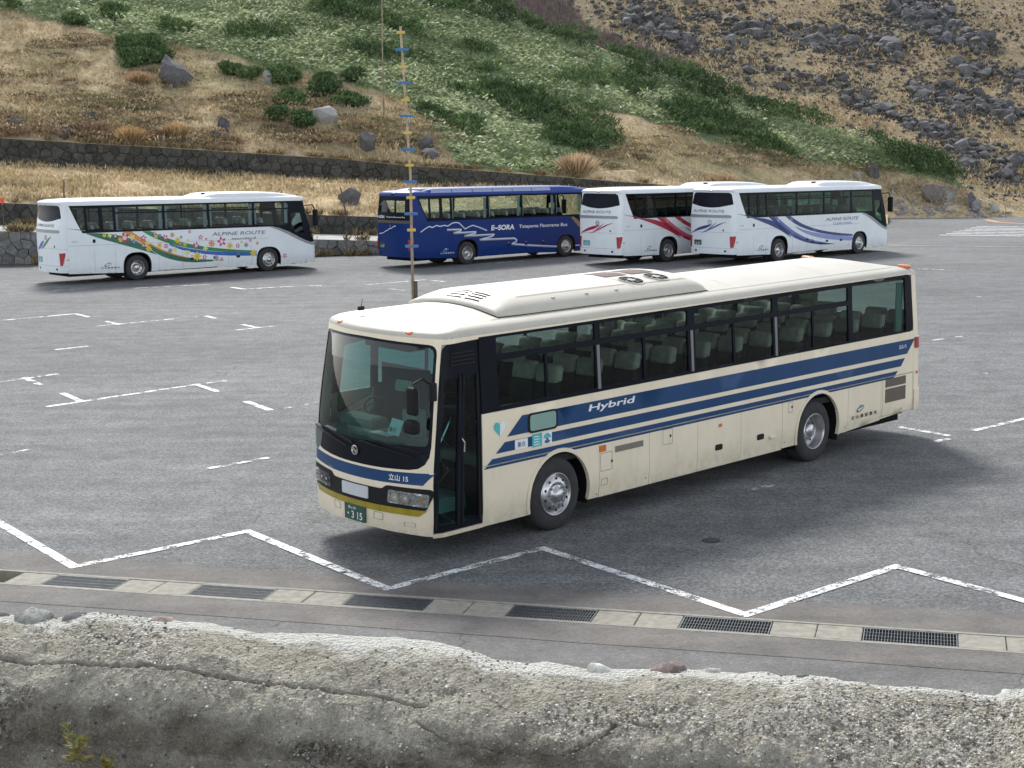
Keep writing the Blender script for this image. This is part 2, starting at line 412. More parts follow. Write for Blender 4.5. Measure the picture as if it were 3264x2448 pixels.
for i in range(9):
    a = gt + ge * i * 1.05; b = a + ge * .98
    sh_ = [(*(a), .012), (*b, .012), (*(b + [.18, .42]), .012), (*(a + [.18, .42]), .012)]
    link('gutter_slab', mesh('gutter_slab', sh_, [(0, 1, 2, 3)], M_STEEL if i in (2, 3, 6) else M_CONC), lot)
# manhole lid and oil stains on the lot
mh = MB(); mh.add([(0.13 * math.cos(a), 0.13 * math.sin(a), 0.004) for a in np.linspace(0, 2 * math.pi, 21)[:-1]], [tuple(range(20))]).add(
    [(0.13 * math.cos(a), 0.13 * math.sin(a), z) for z in (0.004, -.01) for a in np.linspace(0, 2 * math.pi, 21)[:-1]], [(k, 20 + k, 20 + (k + 1) % 20, (k + 1) % 20) for k in range(20)])
q = gnd(1536 * 1.4756, 1168 * 1.4756)
mh.build('valve_cover', paint('cast_iron', (0.035, 0.034, 0.034), 0.7, .3), loc=(q[0], q[1], 0.006), label='small round dark valve cover set in the asphalt beside the cream bus', cat='valve cover')

# ------------------------------------------------------------------ foreground concrete wall
def wallmat():
    m, t, p = nt('rough_old_concrete'); co = geoco(t)
    pb = N(t, 'ShaderNodeTexVoronoi', Scale=36.0); t.links.new(co, pb.inputs['Vector'])
    base = ramp(t, noise(t, co, 2.2, 6, 0.7), [(0.25, (0.22, 0.205, 0.165)), (0.5, (0.38, 0.355, 0.29)), (0.75, (0.53, 0.505, 0.42))])
    a = N(t, 'ShaderNodeVertexColor', layer_name='Col')
    sp = t.nodes.new('ShaderNodeSeparateColor'); t.links.new(a.outputs[0], sp.inputs[0])
    peb = ramp(t, pb.outputs['Color'], [(0.0, (0.10, 0.093, 0.078)), (0.4, (0.28, 0.26, 0.21)), (0.75, (0.48, 0.455, 0.385)), (1.0, (0.80, 0.79, 0.75))])
    q = mix(t, math_(t, 'MULTIPLY', math_(t, 'ADD', sp.outputs[1], 0.28), ramp(t, noise(t, co, 4, 5), [(0.35, 0.3), (0.6, 1.0)])), base, peb)
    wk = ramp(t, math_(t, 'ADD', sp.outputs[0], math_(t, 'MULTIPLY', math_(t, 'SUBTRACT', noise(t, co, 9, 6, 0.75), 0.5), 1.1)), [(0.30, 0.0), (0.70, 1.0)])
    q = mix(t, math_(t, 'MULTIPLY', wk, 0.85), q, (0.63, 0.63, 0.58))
    stn = math_(t, 'MULTIPLY', sp.outputs[2], ramp(t, noise(t, co, 3.5, 8, 0.75), [(0.28, 0.25), (0.6, 1.0)]))
    q = mix(t, stn, q, mix(t, 1.0, q, mix(t, ramp(t, noise(t, co, 14, 5, .75), [(.35, 0.0), (.62, 1.0)]), (0.10, 0.09, 0.075), (0.46, 0.43, 0.38)), 'MULTIPLY'))
    fs = noise(t, co, 85, 3, 0.8)
    q = mix(t, 1.0, q, ramp(t, fs, [(.3, .62), (.7, 1.4)]), 'MULTIPLY')
    sp2 = ramp(t, noise(t, co, 60, 3, 0.8), [(0.61, 0.0), (0.67, 1.0)])
    q = mix(t, math_(t, 'MULTIPLY', sp2, 0.5), q, (0.6, 0.6, 0.56))
    t.links.new(q, p.inputs['Base Color']); p.inputs['Roughness'].default_value = 0.95; p.inputs['Specular IOR Level'].default_value = 0.15
    h = math_(t, 'ADD', math_(t, 'MULTIPLY', pb.outputs['Distance'], -0.8), noise(t, co, 30, 4, 0.75))
    bump(t, p, h, 1.0, 0.05)
    return m
M_WALL = wallmat()
EDGE = [(-400, 1945), (0, 1958), (163, 1969), (309, 1953), (466, 1969), (651, 1985), (814, 2018), (1031, 2018), (1193, 2029), (1371, 2041), (1453, 2062), (1534, 2084), (1588, 2106), (1670, 2114), (1740, 2111), (1860, 2130),
        (1995, 2136), (2110, 2132), (2239, 2138), (2368, 2147), (2426, 2140), (2489, 2157), (2585, 2152), (2777, 2181), (2921, 2191), (3066, 2205), (3172, 2219), (3264, 2193), (3420, 2200), (3700, 2235)]
ex = np.array(EDGE, float)
npx, nv = 820, 190
pxs = np.linspace(-350, 3620, npx); tv = np.concatenate([np.linspace(-.16, 0, 10, endpoint=False), np.linspace(0, 1.35, nv - 10)])
PX, TV = np.meshgrid(pxs, tv)
ye = np.interp(PX, ex[:, 0], ex[:, 1]) + 9 * fbm(PX / 60, PX * 0 + 3, 4)
d0 = np.interp(PX, [0, 3264], [11.5, 9.75])
tt = np.clip(TV, 0, 2); PY0 = ye + tt * 492
tk = np.clip(tt + (.13 * fbm(PX / 420, PX * 0 + 1, 3) + .05 * fbm(PX / 70, PY0 / 70, 3)) * np.clip(tt * 4, 0, 1), 0, 2)
kx = np.array([0, .08, .2, .34, .46, .56, .68, .82, 1.0, 1.4]); ky = np.array([0, .28, .56, .80, .97, 1.07, 1.15, 1.21, 1.27, 1.36])
fx = np.linspace(0, 1.4, 141); fy = np.interp(fx, kx, ky); fy[8:-8] = np.convolve(fy, np.ones(17) / 17, 'same')[8:-8]
dep = d0 - np.interp(tk, fx, fy)
PY = ye + tt * 492
W = at(PX, PY, dep)
bk = np.clip(-TV / .16, 0, 1)                 # back face drops to the lot
W[..., 1] += bk * .12; W[..., 2] *= (1 - bk); W[..., 2] -= bk * .02
# relief: lumps, pebbles, crack, ledge along the bottom left
nx = W[..., 0]; nyy = W[..., 1] * 1.3 - W[..., 2]
rel = 0.09 * fbm(nx * 1.3, nyy * 1.6, 5) + .05 * (.25 - np.abs(fbm(nx * 2.6 + 7, nyy * 3.4, 4))) + 0.045 * fbm(nx * 7, nyy * 7, 4) + 0.026 * fbm(nx * 26, nyy * 22, 3)
fall = np.clip(tt * 9, 0.15, 1) * (1 - bk)
crack = np.interp(PX, [0, 400, 700, 1000, 1200, 1345], [2108, 2130, 2156, 2190, 2212, 2240]) + 8 * fbm(PX / 90, PX * 0, 4)
cw = np.exp(-((PY - crack) / 3.2) ** 2) * (PX < 1360)
crack2 = np.interp(PX, [1330, 1420, 1600, 1800, 1870, 1980, 2100], [2300, 2350, 2395, 2410, 2380, 2300, 2310]) + 12 * fbm(PX / 60, PX * 0 + 8, 4)
cw2 = np.exp(-((PY - crack2) / 3.5) ** 2) * (PX > 1330) * (PX < 2100)
W[..., 2] += rel * fall - 0.045 * cw - .03 * cw2
ledge = np.clip((PY - np.interp(PX, [-350, 0, 400, 900, 1500, 3700], [2330, 2358, 2386, 2412, 2450, 2600])) / 6, 0, 1)
W[..., 1] -= ledge * 0.06; W[..., 2] -= ledge * .01 + 0.25 * np.clip((PY - np.interp(PX, [-350, 0, 400, 900, 1500], [2392, 2414, 2436, 2462, 2500])) / 8, 0, 1) * (1 - .3 * (PX > 1500))
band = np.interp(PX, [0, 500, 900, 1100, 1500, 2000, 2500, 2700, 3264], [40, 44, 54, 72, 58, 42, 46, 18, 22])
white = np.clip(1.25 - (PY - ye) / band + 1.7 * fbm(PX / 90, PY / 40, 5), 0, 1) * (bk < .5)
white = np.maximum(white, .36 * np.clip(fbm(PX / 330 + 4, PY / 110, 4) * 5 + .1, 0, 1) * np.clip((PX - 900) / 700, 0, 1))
pebz = np.clip((PX - 2350) / 250, 0, 1) * np.clip(1.2 - abs(PY - np.interp(PX, [2400, 3264], [2240, 2330])) / 130, 0, 1)
pebz = np.maximum(pebz, .9 * np.clip(fbm(PX / 260, PY / 100 + 5, 4) * 5, 0, 1))
sline = np.interp(PX, [-350, 0, 600, 1100, 1700, 2300, 2900, 3600], [2175, 2190, 2240, 2305, 2345, 2420, 2500, 2540])
stain = np.clip((PY - sline + 220 * fbm(PX / 150, PY / 60, 5)) / 90, 0, 1)
stain = np.maximum(stain, np.maximum(cw, cw2) * .95)
stain = np.where(ledge > .5, stain * .75, stain)
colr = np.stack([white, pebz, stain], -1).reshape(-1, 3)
nr, nc = PX.shape
idx = np.arange(nr * nc).reshape(nr, nc)
Fq = np.stack([idx[:-1, :-1], idx[1:, :-1], idx[1:, 1:], idx[:-1, 1:]], -1).reshape(-1, 4)
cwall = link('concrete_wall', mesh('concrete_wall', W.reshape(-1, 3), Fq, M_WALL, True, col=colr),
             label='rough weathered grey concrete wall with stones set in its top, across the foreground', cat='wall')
def _pebbles():
    r = np.random.default_rng(77); n = 15000
    ri = r.integers(10, nr - 4, n * 3); ci = r.integers(0, nc, n * 3)
    wgt = .22 + pebz[ri, ci] * .8 - white[ri, ci] * .25 - .12 * stain[ri, ci]
    k = r.random(n * 3) < wgt; ri, ci = ri[k][:n], ci[k][:n]; m = len(ri)
    c = W[ri, ci] + r.normal(size=(m, 3)) * [.006, .006, .002]; s = .004 + .011 * r.random(m) ** 2.5
    base = np.array([(1, 0, 0), (-.5, .85, 0), (-.5, -.85, 0), (.5, .6, .55), (-.7, .1, .6), (.4, -.65, .5), (0, 0, -.8)])
    tri = np.array([(0, 1, 3), (1, 4, 3), (1, 2, 4), (2, 5, 4), (2, 0, 5), (0, 3, 5), (3, 4, 5), (0, 6, 1), (1, 6, 2), (2, 6, 0)])
    a = r.random(m) * 6.2832; ca, sa = np.cos(a), np.sin(a); b = base[None] * (.75 + .5 * r.random((m, 7, 1)))
    V = np.stack([b[..., 0] * ca[:, None] - b[..., 1] * sa[:, None], b[..., 0] * sa[:, None] + b[..., 1] * ca[:, None], b[..., 2]], -1) * s[:, None, None] + c[:, None]
    F_ = (np.arange(m)[:, None, None] * 7 + tri[None]).reshape(-1, 3)
    pal = np.array([(.55, .54, .50), (.34, .32, .27), (.22, .20, .17), (.14, .135, .13), (.42, .36, .29), (.66, .65, .62)])
    cl = pal[r.choice(6, m, p=[.2, .28, .2, .12, .12, .08])] * (.75 + .5 * r.random((m, 1))) * (1 - .55 * stain[ri, ci])[:, None]
    mt, t, p = nt('pebble'); at_ = N(t, 'ShaderNodeVertexColor', layer_name='Col'); t.links.new(at_.outputs[0], p.inputs['Base Color']); p.inputs['Roughness'].default_value = .85; p.inputs['Specular IOR Level'].default_value = .2
    link('exposed_gravel', mesh('exposed_gravel', V.reshape(-1, 3), F_, mt, col=np.repeat(cl, 7, 0)), cwall, kind='stuff')
_pebbles()
def hull(n, seed, sx=1, sy=1, sz=1, flat=.25):
    r = np.random.default_rng(seed); d = r.normal(size=(n, 3)); d /= np.linalg.norm(d, axis=1)[:, None]
    d *= (1 - flat * r.random((n, 1))); d *= [sx, sy, sz]
    bm = bmesh.new(); [bm.verts.new(p) for p in d]
    rr = bmesh.ops.convex_hull(bm, input=bm.verts)
    bmesh.ops.delete(bm, geom=[g for g in rr['geom_interior'] if isinstance(g, bmesh.types.BMVert)], context='VERTS')
    bm.verts.ensure_lookup_table(); bm.verts.index_update()
    v = np.array([tuple(q.co) for q in bm.verts]); f = [tuple(q.index for q in p.verts) for p in bm.faces]; bm.free()
    return v, f
def rockmesh(name, seed, mat, dims, n=26, sub=1, rough=.06, round_=False):
    v, f = hull(n, seed, flat=.3)
    bm = bmesh.new(); vs = [bm.verts.new(p) for p in v]; [bm.faces.new([vs[i] for i in q]) for q in f]
    bmesh.ops.subdivide_edges(bm, edges=list(bm.edges), cuts=sub, use_grid_fill=True)
    bm.verts.index_update()
    V = np.array([tuple(q.co) for q in bm.verts]); Fc = [tuple(q.index for q in p.verts) for p in bm.faces]; bm.free()
    if round_: V = V * .45 + .55 * V / np.linalg.norm(V, axis=1)[:, None] * .92
    V = V * (1 + rough * 2 * fbm(V[:, 0] * 3 + seed, V[:, 1] * 3 + V[:, 2] * 2.3, 3)[:, None])
    return mesh(name, V * (np.array(dims) / 2), Fc, mat, round_)
S_PALE = stonemat('lichen_stone', (0.22, 0.23, 0.2), (0.62, 0.63, 0.58), 18, .7, (.36, .34, .27))
S_PINK = stonemat('pink_stone', (0.20, 0.15, 0.14), (0.34, 0.27, 0.25), 8, .25, (.28, .22, .2))
S_GREY = stonemat('grey_stone', (0.10, 0.10, 0.10), (0.22, 0.22, 0.215), 8, .2)
for px, py, w, h, mt, sd_ in [(105, 1950, 160, 62, S_PALE, 3), (245, 1955, 120, 36, S_GREY, 4), (15, 1952, 60, 30, S_GREY, 9), (520, 1968, 130, 22, S_PINK, 5), (720, 2032, 110, 50, S_PINK, 6), (1925, 2108, 135, 70, S_PALE, 7),
                              (2130, 2118, 150, 72, S_PINK, 8), (2265, 2132, 90, 36, S_PALE, 12), (2560, 2152, 70, 26, S_GREY, 13), (3235, 2205, 150, 60, S_PALE, 15)]:
    D = np.interp(px, [0, 3264], [11.5, 9.75]) - (.02 if py < 2025 or px > 1000 else .2)
    c = at(px, py + h * .58, D); k = D / F_PX
    link('stone', rockmesh('stone', sd_, mt, (w * k, w * k * .8, h * k * 1.7), 22, 2, .3, True), cwall, loc=tuple(c))

# weeds at the foot of the wall
M_LEAF = foliage('leaf', .35, .6)
def leaves(name, B, D, L, Wd, C, mat, parent=None, up=None, **k):
    B = np.asarray(B, float); D = D / np.linalg.norm(D, axis=1)[:, None]
    n = len(B); r = rng.normal(size=(n, 3)) if up is None else up
    S = np.cross(D, r); S /= np.linalg.norm(S, axis=1)[:, None] + 1e-9
    L = np.asarray(L)[:, None]; Wd = np.asarray(Wd)[:, None]
    V = np.stack([B, B + D * L * .45 + S * Wd, B + D * L, B + D * L * .45 - S * Wd], 1).reshape(-1, 3)
    Fc = np.arange(4 * n).reshape(n, 4)
    return link(name, mesh(name, V, Fc, mat, col=np.repeat(C, 4, 0)), parent, **k)
def weed(px, py, D, hgt, label, seed, cols, nst):
    r = np.random.default_rng(seed); b = at(px, py, D)
    root = bpy.data.objects.new('weed', None); COL.objects.link(root); root.location = tuple(b); root['label'] = label; root['category'] = 'weed'
    st = MB(); B = []; Dr = []; L = []; C = []
    for s in range(nst):
        lean = np.array([r.uniform(-.4, .4), r.uniform(-.3, .1), 1.0]); hh = hgt * r.uniform(.55, 1)
        st.tube([lean * 0, lean * hh * .5, lean * hh], [.006, .005, .002], 5)
        for i in range(14):
            f_ = .15 + .85 * i / 14; p = lean * hh * f_; a = r.uniform(0, 6.28)
            d = np.array([math.cos(a), math.sin(a), r.uniform(.25, .9)]); ln = hgt * (.42 - .22 * f_) * r.uniform(.8, 1.2)
            for sp_ in (-.5, 0, .5):
                a2 = a + sp_; B.append(p); Dr.append([math.cos(a2), math.sin(a2), d[2] - .3 * abs(sp_)]); L.append(ln * (1 - .3 * abs(sp_))); C.append(cols[r.integers(len(cols))])
    st.build('stem', paint('stem_green', (.16, .13, .05), .7), root)
    leaves('foliage', np.array(B), np.array(Dr), np.array(L), np.array(L) * .11, np.array(C), M_LEAF, root)
weed(255, 2440, 9.9, .33, 'tall green weed with jagged leaves at the foot of the foreground wall', 1, [(.12, .18, .05), (.18, .2, .06), (.25, .2, .06)], 2)
weed(345, 2466, 9.85, .14, 'low leafy weed with orange tinged leaves beside the tall weed', 2, [(.10, .2, .04), (.16, .24, .05), (.35, .16, .05)], 5)

# ------------------------------------------------------------------ terraces behind the lot
def X(px, D, z):
    a = (px - 1632) / F_PX
    return (a * (D * _fw[1] + (z - CAM_H) * _fw[2]) - D * R_[1] - (z - CAM_H) * R_[2]) / R_[0]
def pyof(px, D, z):
    x = X(px, D, z); d1 = D * _fw[1] + (z - CAM_H) * _fw[2]
    return 1224 - F_PX * (x * U_[0] + D * U_[1] + (z - CAM_H) * U_[2]) / d1
class Row:
    def __init__(s, *c): s.c = np.array(c, float)
    def __call__(s, px):
        px = np.asarray(px, float); D = np.interp(px, s.c[:, 0], s.c[:, 1]); z = np.interp(px, s.c[:, 0], s.c[:, 2])
        return np.stack([X(px, D, z), D, z], -1)
L0 = Row((-900, 71, 0), (0, 73.66, 0), (547, 75.5, 0), (1094, 77.3, 0), (1298, 77.5, 0), (1850, 81, 0), (2150, 88, 0), (2500, 98, 0), (2836, 107.2, 0))
L1 = Row((-900, 71.2, 2.2), (0, 73.85, 1.57), (547, 75.7, 1.17), (1094, 77.5, .74), (1298, 77.7, .62), (1850, 81.2, .3), (2150, 88.2, .1), (2500, 98.2, .02))
L2 = Row((-900, 76.5, 2.25), (0, 79, 1.62), (547, 80.5, 1.2), (1094, 82, .77), (1298, 82.5, .63), (1850, 85.8, .32), (2150, 91.8, .12), (2500, 99.8, .03))
L3 = Row((-900, 77, 3.4), (0, 79.3, 2.73), (547, 80.8, 2.22), (1094, 82.3, 1.73), (1298, 82.8, 1.57), (1850, 86, .9), (2150, 92, .4), (2500, 100, .1), (2836, 107.2, .0))
L4 = Row((-900, 87.5, 5.6), (0, 90, 4.53), (547, 92, 3.86), (1094, 94, 3.15), (1298, 95, 2.89), (1500, 96, 2.71), (1850, 98, 2.34), (2150, 99.9, 2.25), (2500, 103.9, 1.55), (2836, 107.5, .03))
L5 = Row((-900, 87.8, 7.2), (0, 90.3, 6.02), (547, 92.3, 5.34), (1094, 94.3, 4.57), (1298, 95.3, 4.12), (1500, 96.3, 3.82), (1850, 98.3, 3.16), (2150, 100, 2.6), (2500, 104, 1.65), (2836, 107.6, .05), (3060, 107.3, 0), (3300, 106.8, -.05))
def strip_mesh(name, ra, rb, p0, p1, mat, n=80, lift=0, **k):
    px = np.linspace(p0, p1, n); a = ra(px); b = rb(px); a[:, 2] += lift; b[:, 2] += lift
    v = np.concatenate([a, b]); f = [(i, i + 1, n + i + 1, n + i) for i in range(n - 1)]
    return link(name, mesh(name, v, f, mat), **k)
M_ROAD = asphalt('pale_road', (0.30, 0.30, 0.29), (0.40, 0.40, 0.385), .12, False)
strip_mesh('upper_road', L1, L2, -850, 2490, M_ROAD, kind='structure', lift=.01)
# masonry: one object per stone
def clip(poly, a, b):
    m = (a + b) / 2; d = b - a; out = []
    for i in range(len(poly)):
        p, q = poly[i], poly[(i + 1) % len(poly)]; sp = (p - m) @ d; sq = (q - m) @ d
        if sp <= 0: out.append(p)
        if sp * sq < 0: out.append(p + (q - p) * sp / (sp - sq))
    return out
def masonry(name, ra, rb, p0, p1, size, smat, label, seed, setb=.5):
    r = np.random.default_rng(seed); n = 400
    px = np.linspace(p0, p1, n); A = ra(px); B = rb(px)
    ln = np.concatenate([[0], np.cumsum(np.linalg.norm(np.diff(A, axis=0), axis=1))]); hh = B[:, 2] - A[:, 2]
    core = MB(); m_ = 90; pi = np.linspace(0, n - 1, m_).astype(int)
    v = [tuple(A[i] + np.array([0, .07, 0])) for i in pi] + [tuple(B[i] + np.array([0, .07, -.03])) for i in pi] + [tuple(B[i] + np.array([0, setb, -.03])) for i in pi]
    core.add(v, [(i, i + 1, m_ + i + 1, m_ + i) for i in range(m_ - 1)] + [(m_ + i, m_ + i + 1, 2 * m_ + i + 1, 2 * m_ + i) for i in range(m_ - 1)])
    root = core.build(name, paint('mortar_dark', (0.03, 0.028, 0.024), .95, var=.5, scale=3), label=label, cat='wall')
    pts = []; a = 0
    while a < ln[-1]:
        h = np.interp(a, ln, hh); k = max(1, round(h / size / .8))
        for j in range(k): pts.append((a + r.uniform(-.42, .42) * size + (.5 * size if j % 2 else 0), (j + .5 + r.uniform(-.34, .34)) * h / k))
        a += size
    P = np.array(pts)
    for i, c in enumerate(P):
        h = float(np.interp(c[0], ln, hh))
        poly = [c + np.array(q) * size for q in ((-1, -1), (1, -1), (1, 1), (-1, 1))]
        poly = [np.array([q[0], min(max(q[1], 0.0), h)]) for q in poly]
        nb = P[(abs(P[:, 0] - c[0]) < 2.4 * size) & (np.arange(len(P)) != i)]
        for q in nb:
            poly = clip(poly, c, q)
            if len(poly) < 3: break
        if len(poly) < 3: continue
        poly = np.array(poly); ce = poly.mean(0); poly = ce + (poly - ce) * .955
        def w(p, o):
            aa = np.interp(p[0], ln, np.arange(n)); i0 = int(min(max(aa, 0), n - 2)); f_ = aa - i0
            bt = A[i0] * (1 - f_) + A[i0 + 1] * f_; tp = B[i0] * (1 - f_) + B[i0 + 1] * f_
            q = bt + (tp - bt) * (p[1] / max(h, .05)); return q + np.array([0, -o, 0])
        o1, o2 = r.uniform(.0, .035), r.uniform(.03, .08); m2 = len(poly)
        V = [w(p, -.06) for p in poly] + [w(p, o1) for p in poly] + [w(ce + (p - ce) * r.uniform(.55, .75), o2) for p in poly]
        c3 = np.mean(V, 0); Fc = []
        for j in range(m2):
            k = (j + 1) % m2; Fc += [(j, k, m2 + k, m2 + j), (m2 + j, m2 + k, 2 * m2 + k, 2 * m2 + j)]
        Fc.append(tuple(range(2 * m2, 3 * m2)))
        link('stone', mesh('stone', np.array(V) - c3, Fc, smat), root, loc=tuple(c3))
    return root
S_WALL = stonemat('wall_stone', (0.036, 0.035, 0.031), (0.08, 0.077, 0.066), 3.4, .12, (.065, .055, .035))
S_WALL2 = stonemat('low_wall_stone', (0.10, 0.10, 0.098), (0.23, 0.23, 0.22), 2.2, .2, (.16, .13, .09))
masonry('stone_wall', L4, L5, -230, 2140, .60, S_WALL, 'long dark stone retaining wall along the foot of the green hillside', 1)
masonry('stone_wall', L2, L3, -200, 1330, .55, S_WALL, 'stone retaining wall on the far side of the pale upper road', 2)
masonry('stone_wall', L0, L1, -160, 1330, .50, S_WALL2, 'low stone wall between the parking lot and the upper road', 3, .3)
# ------------------------------------------------------------------ hillside with greenery
CR = np.array([(-900, -160, 122), (0, -160, 124), (1000, -160, 126), (1300, -110, 126), (1522, 0, 125), (1647, 60, 124), (1796, 99, 122.5), (1945, 164, 121), (2094, 214, 119.5), (2200, 246, 118.5), (2320, 303, 117.5), (2514, 360, 116),
               (2663, 423, 115), (2857, 480, 113), (2971, 514, 112), (3029, 554, 111), (3069, 594, 110), (3206, 657, 108.5), (3257, 684, 107.3), (3320, 692, 107)], float)
def hill(px, py, rel=True):
    """point of the hillside seen at px, py (its depth comes from the slope between wall top and crest)"""
    px = np.asarray(px, float); py = np.asarray(py, float)
    b = L5(px); yb = pyof(px, b[..., 1], b[..., 2]); yc = np.interp(px, CR[:, 0], CR[:, 1]); dc = np.interp(px, CR[:, 0], CR[:, 2])
    v = np.clip((yb - py) / np.maximum(yb - yc, 1), -.02, 1.0)
    p = at(px, py, b[..., 1] + (dc - b[..., 1]) * v)
    if rel: p[..., 2] += relief(p, v)
    return p
def relief(p, v):
    x, y = p[..., 0], p[..., 1] * 1.0
    e = np.clip(v * 8, 0, 1) * np.clip((1 - v) * 10, .3, 1)
    rg = .5 - np.abs(fbm(x * .30 + 2, y * .75 + 8, 3)) * 3
    lo_ = np.clip(1 - v * 2.2, 0, 1) * np.clip(v * 12, 0, 1) * (x < 8)
    st_ = np.clip(fbm(x * .22 + 40, y * .9 + 3, 3) * 9, -.5, .5)
    return lo_ * (.7 * np.clip(rg, -.6, .5) + .35 * st_) + e * (.55 * fbm(x * .16, y * .16, 3) + .42 * fbm(x * .55 + 5, y * .9, 3) + .12 * fbm(x * 2.2, y * 2.6, 3))
def terrmat(name, sc=1.0):
    m, t, p = nt(name); co = geoco(t)
    a = N(t, 'ShaderNodeVertexColor', layer_name='Col')
    q = mix(t, 1.0, a.outputs[0], ramp(t, noise(t, co, .9 * sc, 4, .7), [(.25, .6), (.75, 1.45)]), 'MULTIPLY')
    q = mix(t, 1.0, q, ramp(t, noise(t, co, 5 * sc, 3, .75), [(.25, .6), (.75, 1.4)]), 'MULTIPLY')
    t.links.new(q, p.inputs['Base Color']); p.inputs['Roughness'].default_value = .95; p.inputs['Specular IOR Level'].default_value = .1
    bump(t, p, noise(t, co, 4 * sc, 5, .75), .9, .22)
    return m
M_TERR = terrmat('hill_turf')
k2 = lambda pts: [(1000 + x / 2.011, y / 2.011) for x, y in pts]
k3 = lambda pts: [(2000 + x / 1.75, y / 1.75) for x, y in pts]
GREEN = [(-900, -200), (-900, 10), (50, 40), (199, 75), (298, 100), (388, 130), (572, 150), (721, 169), (845, 209), (995, 234), (1149, 283), (1273, 308), (1318, 348), (1358, 398), (1400, 440), (1433, 487), (1477, 537), (1796, 556), (1820, 497), (1975, 480), (1955, 423),
         (1850, 380), (1721, 323), (1800, 330), (2000, 366), (2171, 423), (2366, 480), (2531, 509), (2760, 543), (2857, 549), (2949, 571), (3069, 600), (3069, 590), (3029, 554), (2971, 514), (2857, 480), (2663, 423), (2514, 360), (2320, 303), (2200, 246), (2094, 214), (1945, 164),
         (1796, 99), (1647, 60), (1522, 0), (1300, -110), (1300, -200)]
def ell(cx, cy, rx, ry, n=14): return [(cx + rx * math.cos(a), cy + ry * math.sin(a)) for a in np.linspace(0, 2 * math.pi, n + 1)[:-1]]
PINE = [k2([(640, 680), (760, 690), (900, 760), (1060, 800), (1100, 930), (930, 900), (760, 820)]),
        k2([(850, 590), (1000, 560), (1200, 560), (1450, 650), (1650, 740), (1800, 790), (1930, 850), (1980, 960), (1900, 1000), (1700, 950), (1500, 850), (1300, 760), (1150, 690), (1000, 640)]),
        k2([(1430, 850), (1600, 870), (1900, 980), (1850, 1010), (1600, 970), (1450, 910)]), k2([(930, 320), (1150, 330), (1180, 400), (1080, 400), (950, 350)]), k2([(1050, 470), (1170, 480), (1180, 510), (1070, 495)]),
        k2([(0, 20), (250, 60), (450, 110), (650, 200), (720, 280), (600, 270), (450, 200), (250, 150), (0, 110)]), k2([(480, 380), (680, 370), (640, 410), (500, 400)]), k2([(180, 330), (500, 350), (480, 390), (250, 360)]),
        k2([(620, -30), (1050, -30), (1300, 115), (1600, 195), (1900, 325), (2212, 425), (2212, 490), (1900, 400), (1600, 300), (1450, 210), (1200, 160), (1000, 120), (800, 80)]),
        k2([(1530, 560), (1700, 470), (2000, 520), (2212, 600), (2212, 640), (1950, 620), (1700, 600)]), k2([(1680, 690), (1850, 710), (1900, 750), (1750, 730)]),
        k3([(-10, 326), (350, 428), (560, 526), (900, 626), (1160, 738), (1100, 750), (800, 660), (600, 620), (400, 560), (260, 500), (0, 420)]),
        k3([(180, 640), (300, 590), (480, 640), (700, 720), (830, 820), (950, 890), (900, 905), (750, 870), (600, 830), (450, 790), (300, 740)]), k3([(-5, 480), (150, 500), (160, 550), (-5, 570)]),
        k3([(1480, 860), (1560, 838), (1700, 898), (1800, 968), (1870, 1038), (1790, 1040), (1620, 990), (1530, 930)]), k3([(1280, 800), (1480, 850), (1560, 930), (1500, 940), (1400, 860)]),
        ell(160, 8, 65, 16), ell(35, 38, 30, 12), ell(1140, 15, 90, 14), ell(830, 120, 110, 22), ell(560, 105, 60, 16)]
SHR = [((388, 128), (462, 130), (512, 165), (545, 197), (480, 216), (400, 222), (381, 172)), ell(240, 84, 30, 14), ell(365, 55, 32, 20), ell(740, 228, 30, 10), ell(905, 258, 44, 20), ell(800, 252, 24, 10), ell(925, 325, 42, 24), ell(1035, 300, 42, 14),
       ell(1115, 334, 48, 12), ell(1035, 270, 22, 8), ell(885, 402, 24, 13), ell(965, 414, 28, 9), ell(1128, 262, 26, 8)]
SLAB = ['big dark green dwarf pine bush beside the large pointed boulder', 'small dark bush at the upper edge of the brown grass', 'small dark bush among the green cover near the upper left', 'low dark bush in brown grass right of the pointed boulder',
        'wide dark bush behind a small grey rock on the brown slope', 'low bush just left of the small grey rock', 'dark green bush above the pale slab boulder', 'dark green bush with a long flat top right of the pale slab',
        'long low dark bush just left of the thin bare pole', 'tiny dark bush at the edge of the bamboo grass', 'dark bush left of the pale slab boulder', 'low dark bush touching the pale slab boulder', 'flat dark bush at the edge of the light green cover near the thin pole']
def multi(P, polys):
    r = np.zeros(len(P), bool)
    for q in polys: r |= inpoly(P, q)
    return r
# terrain sheet
cols = np.arange(-880, 3321, 12.0); vv = np.concatenate([np.linspace(0, 1, 120)])
CP, CV = np.meshgrid(cols, vv)
b_ = L5(CP); yb_ = pyof(CP, b_[..., 1], b_[..., 2]); yc_ = np.interp(CP, CR[:, 0], CR[:, 1])
PYh = yb_ + (yc_ - yb_) * CV
Hh = hill(CP, PYh)
Pf = np.stack([CP.ravel(), PYh.ravel()], 1)
isg = inpoly(Pf, GREEN).reshape(CP.shape)
n1 = fbm(Hh[..., 0] * .12, Hh[..., 1] * .2, 4)[..., None]; n2 = fbm(Hh[..., 0] * .5 + 9, Hh[..., 1] * .9, 4)[..., None]
tan = np.array([.56, .44, .28]); olive = np.array([.36, .315, .18]); brn = np.array([.28, .215, .14])
cA = tan + (olive - tan) * np.clip(.5 + 2.6 * n1, 0, 1); cA = cA + (brn - cA) * np.clip(2.6 * n2 - .1, 0, .8)
low = np.clip(1 - (yb_ - PYh)[..., None] / 90, 0, 1) * (CP < 1500)[..., None]
